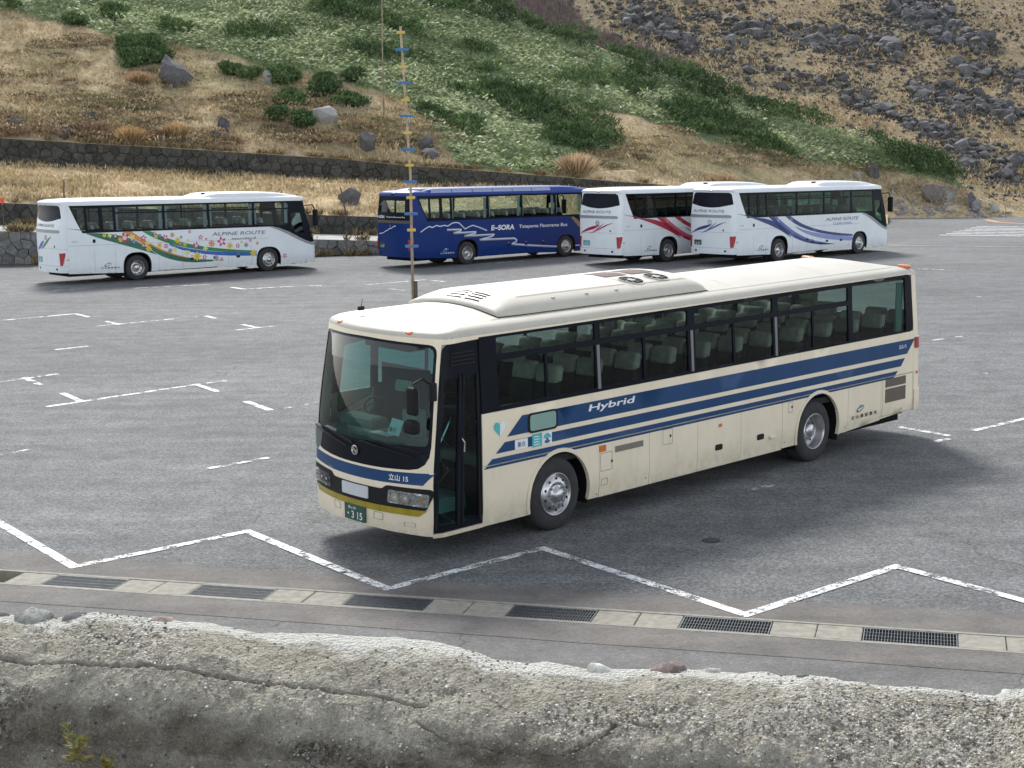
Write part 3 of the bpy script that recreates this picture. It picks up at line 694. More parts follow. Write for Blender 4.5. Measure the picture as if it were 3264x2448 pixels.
cA = cA + (brn * 1.1 - cA) * low * .55
cG = np.array([.22, .28, .145]) * (1 + .6 * n1)
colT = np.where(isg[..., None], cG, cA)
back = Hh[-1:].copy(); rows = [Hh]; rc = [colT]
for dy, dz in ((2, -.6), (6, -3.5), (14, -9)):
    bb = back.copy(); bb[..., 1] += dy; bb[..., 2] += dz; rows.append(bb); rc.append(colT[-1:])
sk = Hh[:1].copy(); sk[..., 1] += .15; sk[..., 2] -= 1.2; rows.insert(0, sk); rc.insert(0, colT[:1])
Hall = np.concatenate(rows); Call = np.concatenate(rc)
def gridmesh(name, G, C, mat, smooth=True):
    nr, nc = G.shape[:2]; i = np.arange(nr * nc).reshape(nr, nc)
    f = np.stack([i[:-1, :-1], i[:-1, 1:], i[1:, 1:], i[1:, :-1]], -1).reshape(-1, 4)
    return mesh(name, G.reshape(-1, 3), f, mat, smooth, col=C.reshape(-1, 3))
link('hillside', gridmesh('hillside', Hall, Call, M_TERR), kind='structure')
# grass bank between the terraces
bp = np.linspace(-880, 2830, 330); bv = np.linspace(0, 1, 34)
A3 = np.where((bp > 1310)[:, None], L2(bp), L3(bp)); A4 = np.where((bp > 2130)[:, None], L5(bp), L4(bp))
G = A3[None] + (A4 - A3)[None] * bv[:, None, None]
e_ = (np.sin(bv * math.pi) ** .5)[:, None]
G[..., 2] += e_ * (.55 * fbm(G[..., 0] * .25, G[..., 1] * .3, 3) + .4 * fbm(G[..., 0] * .9, G[..., 1] * 1.3, 3) + .25)
nb_ = fbm(G[..., 0] * .35, G[..., 1] * .6, 4)[..., None]
bank = link('grass_bank', gridmesh('grass_bank', G, tan * 1.05 + (olive - tan) * np.clip(.25 + 2.2 * nb_, 0, .9), M_TERR), kind='structure')

# ------------------------------------------------------------------ scree slope behind
Y2 = np.array([(760, 104.5), (720, 106), (690, 107.5), (600, 118), (400, 132), (200, 148), (0, 165), (-260, 190)], float)[::-1]
def scree(px, py, rel=True):
    px = np.asarray(px, float); py = np.asarray(py, float)
    D = np.interp(py, Y2[:, 0], Y2[:, 1])
    p = at(px, py, D); p[..., 2] -= 2.2 * np.clip((py - np.interp(px, CR[:, 0], CR[:, 1]) - 4) / 60, 0, 1) * np.clip((3300 - px) / 60, 0, 1)
    if rel:
        e = np.clip((690 - py) / 50, 0, 1)
        p[..., 2] += e * (1.1 * fbm(p[..., 0] * .1, p[..., 1] * .1, 3) + .55 * fbm(p[..., 0] * .45, p[..., 1] * .5, 3) + .15 * fbm(p[..., 0] * 2, p[..., 1] * 2, 2))
    return p
c2 = np.arange(1050, 4300, 14.0); r2 = np.linspace(745, -250, 130)
C2, Rr2 = np.meshgrid(c2, r2); S2 = scree(C2, Rr2)
m1 = fbm(S2[..., 0] * .09, S2[..., 1] * .12, 4)[..., None]; m2_ = fbm(S2[..., 0] * .4, S2[..., 1] * .5, 4)[..., None]
ca = np.array([.31, .235, .15]) + (np.array([.21, .185, .115]) - np.array([.31, .235, .15])) * np.clip(.5 + 2.5 * m1, 0, 1)
ca = ca + (np.array([.19, .135, .10]) - ca) * np.clip(2.4 * m2_ - .15, 0, .8)
BRUSH = [(1480, -60), (1780, -60), (1870, 85), (2110, 165), (2330, 300), (2210, 262), (2094, 230), (1945, 180), (1796, 115), (1647, 75), (1522, 20)]
ca = np.where(inpoly(np.stack([C2.ravel(), Rr2.ravel()], 1), BRUSH).reshape(C2.shape)[..., None], np.array([.085, .068, .062]), ca)
link('scree_slope', gridmesh('scree_slope', S2, ca, terrmat('scree_turf', .7)), kind='structure')

# boulders
M_SCREE = stonemat('scree_rock', (.062, .062, .065), (.155, .153, .155), 1.1, .25, (.12, .10, .085))
M_SCREEW = stonemat('scree_rock_mass', (.07, .069, .071), (.165, .162, .162), .8, .25, (.12, .10, .085))
BM = []
for i in range(10):
    v, f = hull(22, 100 + i, 1, random.uniform(.75, 1), random.uniform(.55, .8), .35); BM.append((v, f, mesh('boulder', v, f, M_SCREE)))
SEG = [((2000, 20), (2190, 130), 75, 1.0), ((2330, 90), (2840, 140), 45, 1.0), ((2560, 130), (2860, 170), 45, 1.3), ((2880, 10), (3010, 100), 75, 1.6), ((3020, 110), (3120, 150), 50, 1.3), ((2700, 320), (3000, 420), 24, 1.1), ((2930, 290), (3200, 350), 42, 1.2),
       ((3000, 430), (3200, 560), 55, .7), ((2520, 250), (2640, 280), 28, .9), ((2660, 170), (2780, 200), 22, .9), ((3060, 220), (3250, 260), 45, .8), ((2700, 30), (2850, 60), 40, .7), ((2180, 150), (2450, 220), 45, .55), ((2680, 260), (2760, 300), 30, .6), ((3040, 480), (3260, 520), 40, .6), ((2150, 30), (2300, 60), 60, .5)]
cand = []
tries = rng.random((60000, 2)) * [2100, 760] + [1750, -110]
den = np.zeros(len(tries))
for a, b, w, k in SEG:
    a = np.array(a, float); b = np.array(b, float); d = b - a; t_ = np.clip(((tries - a) @ d) / (d @ d), 0, 1)
    ds = np.linalg.norm((tries - a - t_[:, None] * d) * [1, 1.25], axis=1); den = np.maximum(den, k * np.exp(-(ds / w) ** 2))
den = den + .055 + .16 * np.clip(fbm(tries[:, 0] / 160, tries[:, 1] / 90, 3) * 4, 0, 1)
den *= np.clip((tries[:, 1] + 120) / 100 + .3, .3, 1)
keep = (rng.random(len(tries)) < den * .40) & ~inpoly(tries, BRUSH)
crest_y = np.interp(tries[:, 0], CR[:, 0], CR[:, 1])
keep &= (tries[:, 1] < crest_y + 12) | (tries[:, 0] > 3240)
keep &= tries[:, 1] < 672
P2 = tries[keep]; D2 = den[keep]
W2 = scree(P2[:, 0], P2[:, 1])
sz = (.12 + .34 * rng.random(len(P2)) ** 2.4) * (1 + .55 * np.clip(D2, 0, 1.6)) * (1 + .9 * (rng.random(len(P2)) < .05))
inv = (P2[:, 0] > 1900) & (P2[:, 0] < 3264) & (P2[:, 1] > 0)
nx_ = 13000; tq = rng.random((nx_ * 3, 2)) * [2100, 760] + [1750, -110]; cyq = np.interp(tq[:, 0], CR[:, 0], CR[:, 1]); dq = .5 + fbm(tq[:, 0] / 120, tq[:, 1] / 70, 4) * 2.2
tq = tq[((tq[:, 1] < cyq + 8) | (tq[:, 0] > 3240)) & (tq[:, 1] < 680) & ~inpoly(tq, BRUSH) & (rng.random(len(tq)) < dq)][:nx_]
P2 = np.concatenate([P2, tq]); W2 = np.concatenate([W2, scree(tq[:, 0], tq[:, 1])]); sz = np.concatenate([sz, .06 + .17 * rng.random(len(tq)) ** 2]); inv = np.concatenate([inv, np.zeros(len(tq), bool)])
orderb = np.argsort(-(sz / W2[:, 1]) * inv)
big = orderb[:300]; rest = orderb[300:]
for i in big:
    zc = ['left', 'centre left', 'centre', 'right', 'far right'][int(np.searchsorted([2250, 2520, 2780, 3020], P2[i, 0]))]; zr = ['top', 'upper', 'middle', 'lower'][int(np.searchsorted([90, 210, 380], P2[i, 1]))]
    sw = 'large' if sz[i] > np.median(sz[big]) * 1.25 else 'medium'
    v, f, me = BM[i % 10]; o = link('boulder', me, loc=tuple(W2[i] + np.array([0, 0, sz[i] * .18])), label='%s dark grey angular boulder on the far scree slope, %s %s part' % (sw, zr, zc), cat='boulder', group='%s boulders on the %s %s part of the far scree slope' % (sw, zr, zc))
    o.rotation_euler = (random.uniform(-.4, .4), random.uniform(-.4, .4), random.uniform(0, 6.28)); o.scale = (sz[i] * 1.1,) * 3
V = []; Fs = []; off = 0
lowv = [hull(12, 300 + i, 1, .85, .65, .3) for i in range(6)]
lowv = [(v, [(q[0], q[j], q[j + 1]) for q in f for j in range(1, len(q) - 1)]) for v, f in lowv]
for i in rest:
    v, f = lowv[i % 6]; a = random.uniform(0, 6.28); c, s = math.cos(a), math.sin(a); tl = random.uniform(-.3, .3)
    R3 = np.array([[c, -s, 0], [s, c, tl], [0, -tl, 1]])
    V.append(v @ R3.T * sz[i] + W2[i] + [0, 0, sz[i] * .15]); Fs.append(np.array(f) + off); off += len(v)
link('scree_rubble', mesh('scree_rubble', np.concatenate(V), np.concatenate(Fs), M_SCREEW), label='mass of smaller dark grey rocks strewn over the far scree slope', cat='rocks', kind='stuff')
# single boulders of the near slopes
M_BOUL = stonemat('hill_boulder', (.07, .069, .072), (.145, .142, .143), 1.6, .1, (.16, .14, .12))
M_BOULP = stonemat('pale_boulder', (.24, .235, .23), (.42, .41, .40), 1.6, .2, (.3, .26, .22))
def boulder(px, py, w, h, label, mat=M_BOUL, seed=1, surf=hill, tip=0, deep=.8):
    p = surf(px, py) if callable(surf) else at(px, py, surf); k = p[1] / F_PX
    w *= 1.12; h *= 1.18
    me = rockmesh('boulder', seed, mat, (w * k, w * k * deep, h * k * 1.45), 22, 1, .07)
    if tip:
        for q in me.vertices:
            f_ = max(0, q.co.z / (h * k * .72)); q.co.x *= 1 - .6 * f_; q.co.x -= tip * f_ * w * k
    o = link('boulder', me, loc=(p[0], p[1] - .25, p[2] + .2 * h * k), label=label, cat='boulder')
    return o
boulder(556, 258, 122, 88, 'large pointed grey boulder on the brown grass slope at left', seed=21, tip=.06)
boulder(52, 412, 52, 44, 'rounded grey boulder near the left edge above the long stone wall', seed=22)
boulder(716, 412, 46, 42, 'grey boulder with a peaked top in brown scrub left of the poles', seed=23)
boulder(1038, 396, 100, 52, 'broad pale slab boulder below the dark bushes', M_BOULP, 24)
boulder(856, 262, 36, 34, 'small grey rock leaning by a dark bush on the brown slope', M_BOULP, 25)
boulder(1172, 478, 56, 48, 'rounded grey boulder just above the stone wall left of the striped pole', seed=26)
boulder(1357, 470, 58, 40, 'flat topped grey boulder right of the striped pole, upper of two', seed=27)
boulder(1372, 496, 60, 30, 'low grey boulder right of the striped pole, lower of two', seed=28)
boulder(1302, 415, 34, 30, 'small pale rock behind the striped pole', M_BOULP, 29)
boulder(1576, 262, 26, 20, 'small pale rock amid the light green bamboo grass', M_BOULP, 30)
boulder(215, 440, 50, 34, 'half buried dark grey rock above the left end of the long wall', seed=31)
boulder(700, 445, 60, 30, 'low grey rock in reddish scrub above the long wall', seed=32)
boulder(290, 388, 60, 30, 'flat grey rock at the foot of the turf mounds at left', seed=33)
bf = lambda px, py: at(px, py, 85.2)
boulder(1122, 652, 84, 62, 'dark boulder on the grass bank between the flower bus and the blue bus', seed=34, surf=bf)
boulder(2968, 628, 76, 46, 'brownish rock outcrop at the edge of the lot right of the white buses', stonemat('brown_outcrop', (.15, .13, .115), (.27, .245, .225), 1.2, .15, (.2, .15, .12)), 35)
boulder(3024, 630, 30, 24, 'pale upright rock just right of the brown outcrop', M_BOULP, 36)
boulder(3092, 648, 32, 40, 'grey upright rock beside the dark low shrub at the lot edge', seed=37)
boulder(3108, 664, 34, 28, 'grey rock below the upright rock at the lot edge', M_BOULP, 38)
boulder(3168, 664, 36, 28, 'pale tilted rock near the right end of the bank', M_BOULP, 39)
boulder(2782, 556, 44, 48, 'tall grey boulder under the dark pines above the white bus', seed=40)
boulder(2732, 566, 24, 22, 'small grey rock just above the roof of the rightmost white bus', M_BOULP, 41)
# loose stones on the dirt bank at right
Q = rng.random((260, 2)) * [420, 95] + [2830, 592]; ok = Q[:, 1] > np.interp(Q[:, 0], CR[:, 0], CR[:, 1]) + 14; Q = Q[ok]; Wq = hill(Q[:, 0], Q[:, 1]); V = []; Fs = []; off = 0
for i in range(len(Q)):
    v, f = lowv[i % 6]; s_ = random.uniform(.08, .3); V.append(v * s_ + Wq[i]); Fs.append(np.array(f) + off); off += len(v)
link('loose_stones', mesh('loose_stones', np.concatenate(V), np.concatenate(Fs), M_BOULP), label='loose pale stones strewn over the dirt bank at right', cat='stones', kind='stuff')

# ------------------------------------------------------------------ vegetation
def sample(poly_list, n, box=None):
    P = np.concatenate([np.array(q, float) for q in poly_list]); lo = P.min(0); hi = P.max(0)
    lo = np.maximum(lo, [-500, -150]); hi = np.minimum(hi, [3330, 720])
    Q = rng.random((n, 2)) * (hi - lo) + lo
    return Q[multi(Q, poly_list)]
def dirs(n, up0, up1):
    a = rng.random(n) * 6.2832; u = up0 + (up1 - up0) * rng.random(n)
    return np.stack([np.cos(a), np.sin(a), u], 1)
M_VEG = foliage('bamboo_leaf', .4, .5)
M_PINE = foliage('pine_needles', .12, .8)
M_DRY = foliage('dry_grass', .3, .9)
# bamboo grass carpet
Q = sample([GREEN], 80000); Q = Q[~multi(Q, PINE)]
Wg = hill(Q[:, 0], Q[:, 1])
g1 = fbm(Wg[:, 0] * .10, Wg[:, 1] * .16 + 3, 4); g2 = fbm(Wg[:, 0] * .45, Wg[:, 1] * .6, 3)
hgt = np.clip(.45 + 1.2 * g2, .12, 1.1)
B = []; Dd = []; Ls = []; Cs = []
ca_, cb_, cc_ = np.array([.20, .265, .12]), np.array([.38, .44, .235]), np.array([.55, .59, .41])
tone = np.clip(.45 + 2.4 * g1 + .25 * rng.normal(size=len(Q)), 0, 1)[:, None]
for j in range(4):
    n = len(Q)
    B.append(Wg + np.stack([.22 * rng.normal(size=n), .22 * rng.normal(size=n), hgt * rng.random(n)], 1))
    Dd.append(dirs(n, -.25, .7)); Ls.append(.20 + .22 * rng.random(n))
    c = ca_ + (cb_ - ca_) * tone; hl = (rng.random(n) < .06 + .22 * tone[:, 0])[:, None]
    Cs.append(np.where(hl, cc_ * (.7 + .4 * rng.random((n, 1))), c * (.7 + .6 * rng.random((n, 1)))))
Ls = np.concatenate(Ls)
leaves('bamboo_grass', np.concatenate(B), np.concatenate(Dd), Ls, Ls * .17, np.concatenate(Cs), M_VEG, label='light green bamboo grass covering the hillside', cat='bamboo grass', kind='stuff')
# dwarf pine
def pine_pts(polys, n, h=1.0):
    Q = sample(polys, n); Q = Q + rng.normal(size=Q.shape) * [7, 4] * (1 if n > 5000 else .25); Wp = hill(Q[:, 0], Q[:, 1])
    gp = fbm(Wp[:, 0] * .55 + 31, Wp[:, 1] * .8, 3) > (-.17 if n > 5000 else -.4); Q = Q[gp]; Wp = Wp[gp]
    m = np.clip(.62 + 1.5 * fbm(Wp[:, 0] * .5 + 2, Wp[:, 1] * .7, 3), .15, 1.4) * h
    return Q, Wp, m
def pine(name, polys, n, h=1.0, tufts=6, **k):
    Q, Wp, m = pine_pts(polys, n, h); B = []; Dd = []; Ls = []; Cs = []
    nn = len(Q)
    for j in range(tufts):
        B.append(Wp + np.stack([.15 * rng.normal(size=nn), .15 * rng.normal(size=nn), m * (.25 + .75 * rng.random(nn) ** .6)], 1))
        Dd.append(dirs(nn, .3, 1.6)); Ls.append((.20 + .2 * rng.random(nn)) * (.6 + .4 * min(1, h)))
        base = np.array([.045, .085, .036]) + (np.array([.155, .225, .085]) - np.array([.045, .085, .036])) * np.clip(rng.random((nn, 1)) ** 1.5 + 1.2 * fbm(Wp[:, 0] * .4, Wp[:, 1] * .6, 3)[:, None], 0, 1)
        Cs.append(base)
    Ls = np.concatenate(Ls)
    return leaves(name, np.concatenate(B), np.concatenate(Dd), Ls, Ls * .16, np.concatenate(Cs), M_PINE, **k)
pine('dwarf_pine', PINE, 62000, 1.15, 7, label='dark green dwarf pine thickets running down the hillside', cat='pine thicket', kind='stuff')
for q, lb in zip(SHR, SLAB):
    P = np.array(q); ar = np.ptp(P[:, 0]) * np.ptp(P[:, 1])
    c = hill(P[:, 0].mean(), P[:, 1].max())
    root = bpy.data.objects.new('dwarf_pine_bush', None); COL.objects.link(root); root.location = tuple(c); root['label'] = lb; root['category'] = 'bush'; root['group'] = 'dark bushes on the brown slope'
    o = pine('foliage', [q], int(240 + ar * .30), .8, 7, parent=root); o.matrix_parent_inverse = root.matrix_basis.inverted()
    st = MB()
    for j in range(5):
        qx = random.uniform(*(np.array([.3, .7]) * np.ptp(P[:, 0]) + P[:, 0].min())); b0 = hill(qx, P[:, 1].mean())
        st.tube([b0 - [0, 0, .1], b0 + [random.uniform(-.2, .2), 0, .3], b0 + [random.uniform(-.4, .4), -.1, .6]], [.04, .03, .015], 5)
    o = st.build('stem', paint('pine_bark', (.07, .05, .04), .9), root); o.matrix_parent_inverse = root.matrix_basis.inverted()
# dry grass on hill, bank and scree
Bq = []; Cq = []; Hq = []
Q = rng.random((30000, 2)) * [4000, 720] + [-500, -60]; Q = Q[~inpoly(Q, GREEN) & ~multi(Q, SHR)]
b_ = L5(Q[:, 0]); yb_ = pyof(Q[:, 0], b_[:, 1], b_[:, 2]); yc_ = np.interp(Q[:, 0], CR[:, 0], CR[:, 1])
k = (Q[:, 1] < yb_ - 2) & (Q[:, 1] > yc_ + 3) & (Q[:, 0] < 3260); Wd_ = hill(Q[k, 0], Q[k, 1]); Bq.append(Wd_)
s_ = np.random.default_rng(5); u = s_.random((9000, 2)); A3 = L3(-700 + 3000 * u[:, 0]); A4 = L4(-700 + 3000 * u[:, 0]); gb = A3 + (A4 - A3) * u[:, 1:]; 
gb[:, 2] += (np.sin(u[:, 1] * math.pi) ** .5) * (.55 * fbm(gb[:, 0] * .25, gb[:, 1] * .3, 3) + .4 * fbm(gb[:, 0] * .9, gb[:, 1] * 1.3, 3) + .25); Bq.append(gb)
k2_ = Q[:, 1] < 690; Qs = rng.random((16000, 2)) * [1500, 800] + [1900, -110]; cy = np.interp(Qs[:, 0], CR[:, 0], CR[:, 1]); Qs = Qs[((Qs[:, 1] < cy) | (Qs[:, 0] > 3240)) & ~inpoly(Qs, BRUSH)]; Bq.append(scree(Qs[:, 0], Qs[:, 1]))
Bq = np.concatenate(Bq); nB = len(Bq)
t1 = fbm(Bq[:, 0] * .3, Bq[:, 1] * .4, 3)
B = []; Dd = []; Ls = []; Cs = []
for j in range(3):
    B.append(Bq + np.stack([.12 * rng.normal(size=nB), .12 * rng.normal(size=nB), np.zeros(nB)], 1)); Dd.append(dirs(nB, .6, 2.4)); Ls.append((.16 + .22 * rng.random(nB)) * np.clip(1 + 2 * t1, .4, 1.8))
    c = np.array([.62, .49, .31]) + (np.array([.36, .29, .17]) - np.array([.62, .49, .31])) * np.clip(.5 + 2.2 * t1 + .5 * rng.normal(size=nB), 0, 1)[:, None]; Cs.append(c)
Ls = np.concatenate(Ls)
leaves('dry_grass', np.concatenate(B), np.concatenate(Dd), Ls, Ls * .12, np.concatenate(Cs), M_DRY, label='dry tan grass over the slopes and banks', cat='grass', kind='stuff')
# leafless brush behind the crest
Q = sample([BRUSH], 9000); Wb = scree(Q[:, 0], Q[:, 1]); nB = len(Wb)
B = np.concatenate([Wb] * 3); D_ = dirs(len(B), 1.2, 3.0)
leaves('bare_brush', B, D_, .5 + .5 * rng.random(len(B)), np.full(len(B), .025), np.array([.15, .115, .11]) * (.7 + .7 * rng.random((len(B), 1))), M_DRY, label='grey purple leafless brush on the slope behind the crest', cat='brush', kind='stuff')
# weeds along wall feet and tops
Q = rng.random(6500) * 2300 - 200; rowsel = rng.integers(0, 6, len(Q)); Q = np.where((rowsel == 0) | (rowsel == 1) | (rowsel == 3), np.minimum(Q, 1320 * rng.random(len(Q))), Q); src = [L0, L2, L4, L1, L5, L3]; Wf = np.array([src[r](q) for q, r in zip(Q, rowsel)]) - np.array([0, .12, 0])
Wf[:, 1] += np.where((rowsel == 3) | (rowsel > 3), .22, 0) - np.where(rowsel < 3, .15 * rng.random(len(Q)), 0)
msk = fbm(Q / 40, rowsel * 7.0, 3) > -.02; Wf = Wf[msk]; n = len(Wf)
B = np.concatenate([Wf] * 5) + np.concatenate([np.stack([.1 * rng.normal(size=n), .05 * rng.normal(size=n), 0 * Wf[:, 0]], 1) for _ in range(5)])
leaves('verge_weeds', B, dirs(len(B), .8, 2.6), .18 + .35 * rng.random(len(B)), .02 + .02 * rng.random(len(B)), np.array([.34, .27, .15]) * (.4 + .9 * rng.random((len(B), 1))), M_DRY, label='dry weeds growing along the feet of the stone walls', cat='weeds', kind='stuff')
# low heath and reddish scrub hummocks on the lower slope
Q = np.concatenate([rng.random((900, 2)) * [1500, 170] + [-250, 300], rng.random((420, 2)) * [1700, 70] + [-250, 400], rng.random((420, 2)) * [1200, 130] + [1750, 420], rng.random((260, 2)) * [900, 200] + [-250, 110]])
b_ = L5(Q[:, 0]); yb_ = pyof(Q[:, 0], b_[:, 1], b_[:, 2]); Q = Q[(Q[:, 1] < yb_ - 6) & (Q[:, 1] > np.interp(Q[:, 0], CR[:, 0], CR[:, 1]) + 6) & ~inpoly(Q, GREEN)]
Q = Q[fbm(Q[:, 0] / 140, Q[:, 1] / 50, 3) > -.06]; b_ = L5(Q[:, 0]); yb_ = pyof(Q[:, 0], b_[:, 1], b_[:, 2])
Wh = hill(Q[:, 0], Q[:, 1]); nh = len(Wh); m = 66
rad = .35 + .75 * rng.random(nh); lowz = np.clip(1 - (yb_ - Q[:, 1]) / 70, 0, 1) * (Q[:, 0] < 1450)
pal = np.array([[.24, .22, .12], [.35, .29, .17], [.14, .125, .075], [.24, .165, .11], [.42, .34, .21]])
pc = pal[np.where(rng.random(nh) < lowz * .8, 3, rng.integers(0, 5, nh))]
a = rng.random((nh, m)) * 6.2832; rr = np.sqrt(rng.random((nh, m)))
off = np.stack([rr * np.cos(a) * rad[:, None] * 1.5, rr * np.sin(a) * rad[:, None] * .8, np.sqrt(np.clip(1 - rr ** 2, 0, 1)) * rad[:, None] * .42], -1)
Bh = (Wh[:, None] + off).reshape(-1, 3); Dh = (off * [1, 1, 2.2] + rng.normal(size=off.shape) * .25 + [0, 0, .15]).reshape(-1, 3)
Lh = .10 + .13 * rng.random(len(Bh))
leaves('heath', Bh, Dh, Lh, Lh * .22, np.repeat(pc, m, 0) * (.6 + .8 * rng.random((len(Bh), 1))), M_DRY, label='low olive and reddish brown heath on the lower slopes', cat='heath', kind='stuff')
# single tussocks
def tuft(px, py, rx, h, label, c, surf=hill, seed=1):
    r = np.random.default_rng(seed); p = surf(px, py); k = p[1] / F_PX; n = 900
    B = np.stack([r.normal(size=n) * rx * k * .28, r.normal(size=n) * rx * k * .2, np.zeros(n)], 1)
    D_ = np.stack([B[:, 0] * 1.3 + .25 * r.normal(size=n), B[:, 1] * 1.3 + .25 * r.normal(size=n), np.full(n, 1.0)], 1)
    L = h * k * (.5 + .7 * r.random(n))
    leaves('dry_grass_tuft', B, D_, L, L * .035, np.array(c) * (.7 + .6 * r.random((n, 1))), M_DRY, loc=tuple(p), label=label, cat='grass tuft')
tuft(1835, 555, 62, 62, 'large pale dry grass tuft above the red striped white bus', (.48, .36, .23), seed=1)
tuft(413, 452, 48, 48, 'round golden dry grass tuft above the wall, left of two', (.45, .31, .15), seed=2)
tuft(558, 452, 36, 48, 'round golden dry grass tuft above the wall, right of two', (.43, .30, .15), seed=3)
tuft(448, 268, 48, 34, 'reddish dry grass clump left of the large pointed boulder', (.42, .28, .17), seed=4)
tuft(2300, 590, 55, 40, 'reddish dry grass clump above the rightmost white bus', (.42, .31, .19), seed=5)

# ------------------------------------------------------------------ poles
def vpole(name, base, top, r0, r1, mat, label, cat='pole', **k):
    m = MB(); h = top[2] - base[2]; m.tube([(0, 0, -.3), (.0, 0, h * .5), ((top[0] - base[0]), 0, h)], [r0, (r0 + r1) / 2, r1], 10)
    return m.build(name, mat, smooth=True, loc=tuple(base), label=label, cat=cat)
base = gnd(893 * 1.4756, 1000); top = at(865 * 1.4756, 84, base[1])
sp = vpole('snow_pole', base, top, .048, .034, paint('bamboo_pole', (.40, .29, .19), .75, var=.3, scale=6), 'tall wooden snow pole with blue and yellow tags behind the cream bus')
sl_ = MB(); sl_.tube([(.10, -.02, -.2), (.10, -.02, 1.05)], .055, 10); sl_.build('support_stake', paint('rusty_stake', (.10, .075, .06), .7, var=.4, scale=8), sp)
h = top[2] - base[2]
for i, ydisp in enumerate([70, 107, 144, 179, 216, 251, 287, 323, 357, 393, 427, 462, 497, 532]):
    zt = at(870 * 1.4756, ydisp * 1.4756, base[1])[2] - base[2]; f_ = zt / h; xx = (top[0] - base[0]) * max(0, f_ * 2 - 1 if f_ > .5 else 0) + 0
    xx = (top[0] - base[0]) * f_ * (1 if f_ > .5 else 0) if f_ > .5 else 0
    xx = (top[0] - base[0]) * max(0, (f_ - .5) * 2)
    yel = i % 2 == 0; w = .135 if yel else .21
    g = MB(); g.box(xx - w, xx + w, -.085, -.05, zt - .042, zt + .042)
    g.build('tag_board', paint('tag_yellow', (.58, .42, .08), .6) if yel else paint('tag_blue', (.05, .16, .34), .6), sp)
b2 = hill(1225, 418); t2 = at(1217, -60, b2[1])
vpole('bare_pole', b2, t2, .045, .03, paint('grey_wood', (.28, .23, .16), .8, var=.3), 'thin bare wooden pole standing on the hillside')
b3 = at(1105, 765, 77.6); t3 = at(1085, 597, 77.6)
vpole('wooden_stake', b3, t3, .05, .035, paint('old_wood', (.10, .085, .075), .9), 'dark wooden stake on the low wall left of the blue bus', 'stake')
b4 = at(205, 640, 80); t4 = at(204, 572, 80)
vpole('wooden_stake', b4, t4, .04, .035, paint('old_wood', (.10, .085, .075), .9), 'dark wooden stake on the bank behind the flower bus', 'stake')
rm = MB(); p = at(6, 640, 76.0)
rm.add([(-.14, 0, .12), (.14, 0, .12), (0, 0, -.2), (-.14, .03, .12), (.14, .03, .12), (0, .03, -.2)], [(0, 2, 1), (3, 4, 5), (0, 1, 4, 3), (1, 2, 5, 4), (2, 0, 3, 5)])
rmo = rm.build('triangle_marker', paint('signal_red', (.75, .06, .03), .5), loc=tuple(p), label='small red inverted triangle marker at the left edge above the low wall', cat='marker')
g = MB(); g.tube([(0, .05, .1), (0, .05, -1.6)], .02, 6); g.build('post', paint('old_wood', (.10, .085, .075), .9), rmo)
p5 = at(3205, 690, 107); vpole('wooden_stake', p5, at(3203, 630, 107), .035, .03, paint('pale_wood', (.42, .33, .2), .8), 'thin pale stake in the grass at the far right', 'stake')
# ------------------------------------------------------------------ coach builder
def sstep(x, a, b): t = np.clip((x - a) / (b - a), 0, 1); return t * t * (3 - 2 * t)
def rpoly(pts, r, n=5):
    """polygon with rounded corners"""
    out = []; m = len(pts); rs = r if isinstance(r, (list, tuple)) else [r] * m
    for i in range(m):
        p0, p, p1 = (np.array(pts[j % m], float) for j in (i - 1, i, i + 1)); rr = rs[i]
        if rr <= 0: out.append(tuple(p)); continue
        a = p0 - p; b = p1 - p; la, lb = np.linalg.norm(a), np.linalg.norm(b); k = min(rr, la * .49, lb * .49)
        A = p + a / la * k; B = p + b / lb * k
        for t in np.linspace(0, 1, n): out.append(tuple((1 - t) ** 2 * A + 2 * t * (1 - t) * p + t * t * B))
    return out
def rect(x0, x1, z0, z1, r=0.0): return rpoly([(x0, z0), (x1, z0), (x1, z1), (x0, z1)], r) if r else [(x0, z0), (x1, z0), (x1, z1), (x0, z1)]
def bez(p0, p1, p2, p3, n=14): return [tuple((1 - t) ** 3 * np.array(p0) + 3 * t * (1 - t) ** 2 * np.array(p1) + 3 * t * t * (1 - t) * np.array(p2) + t ** 3 * np.array(p3)) for t in np.linspace(0, 1, n)]
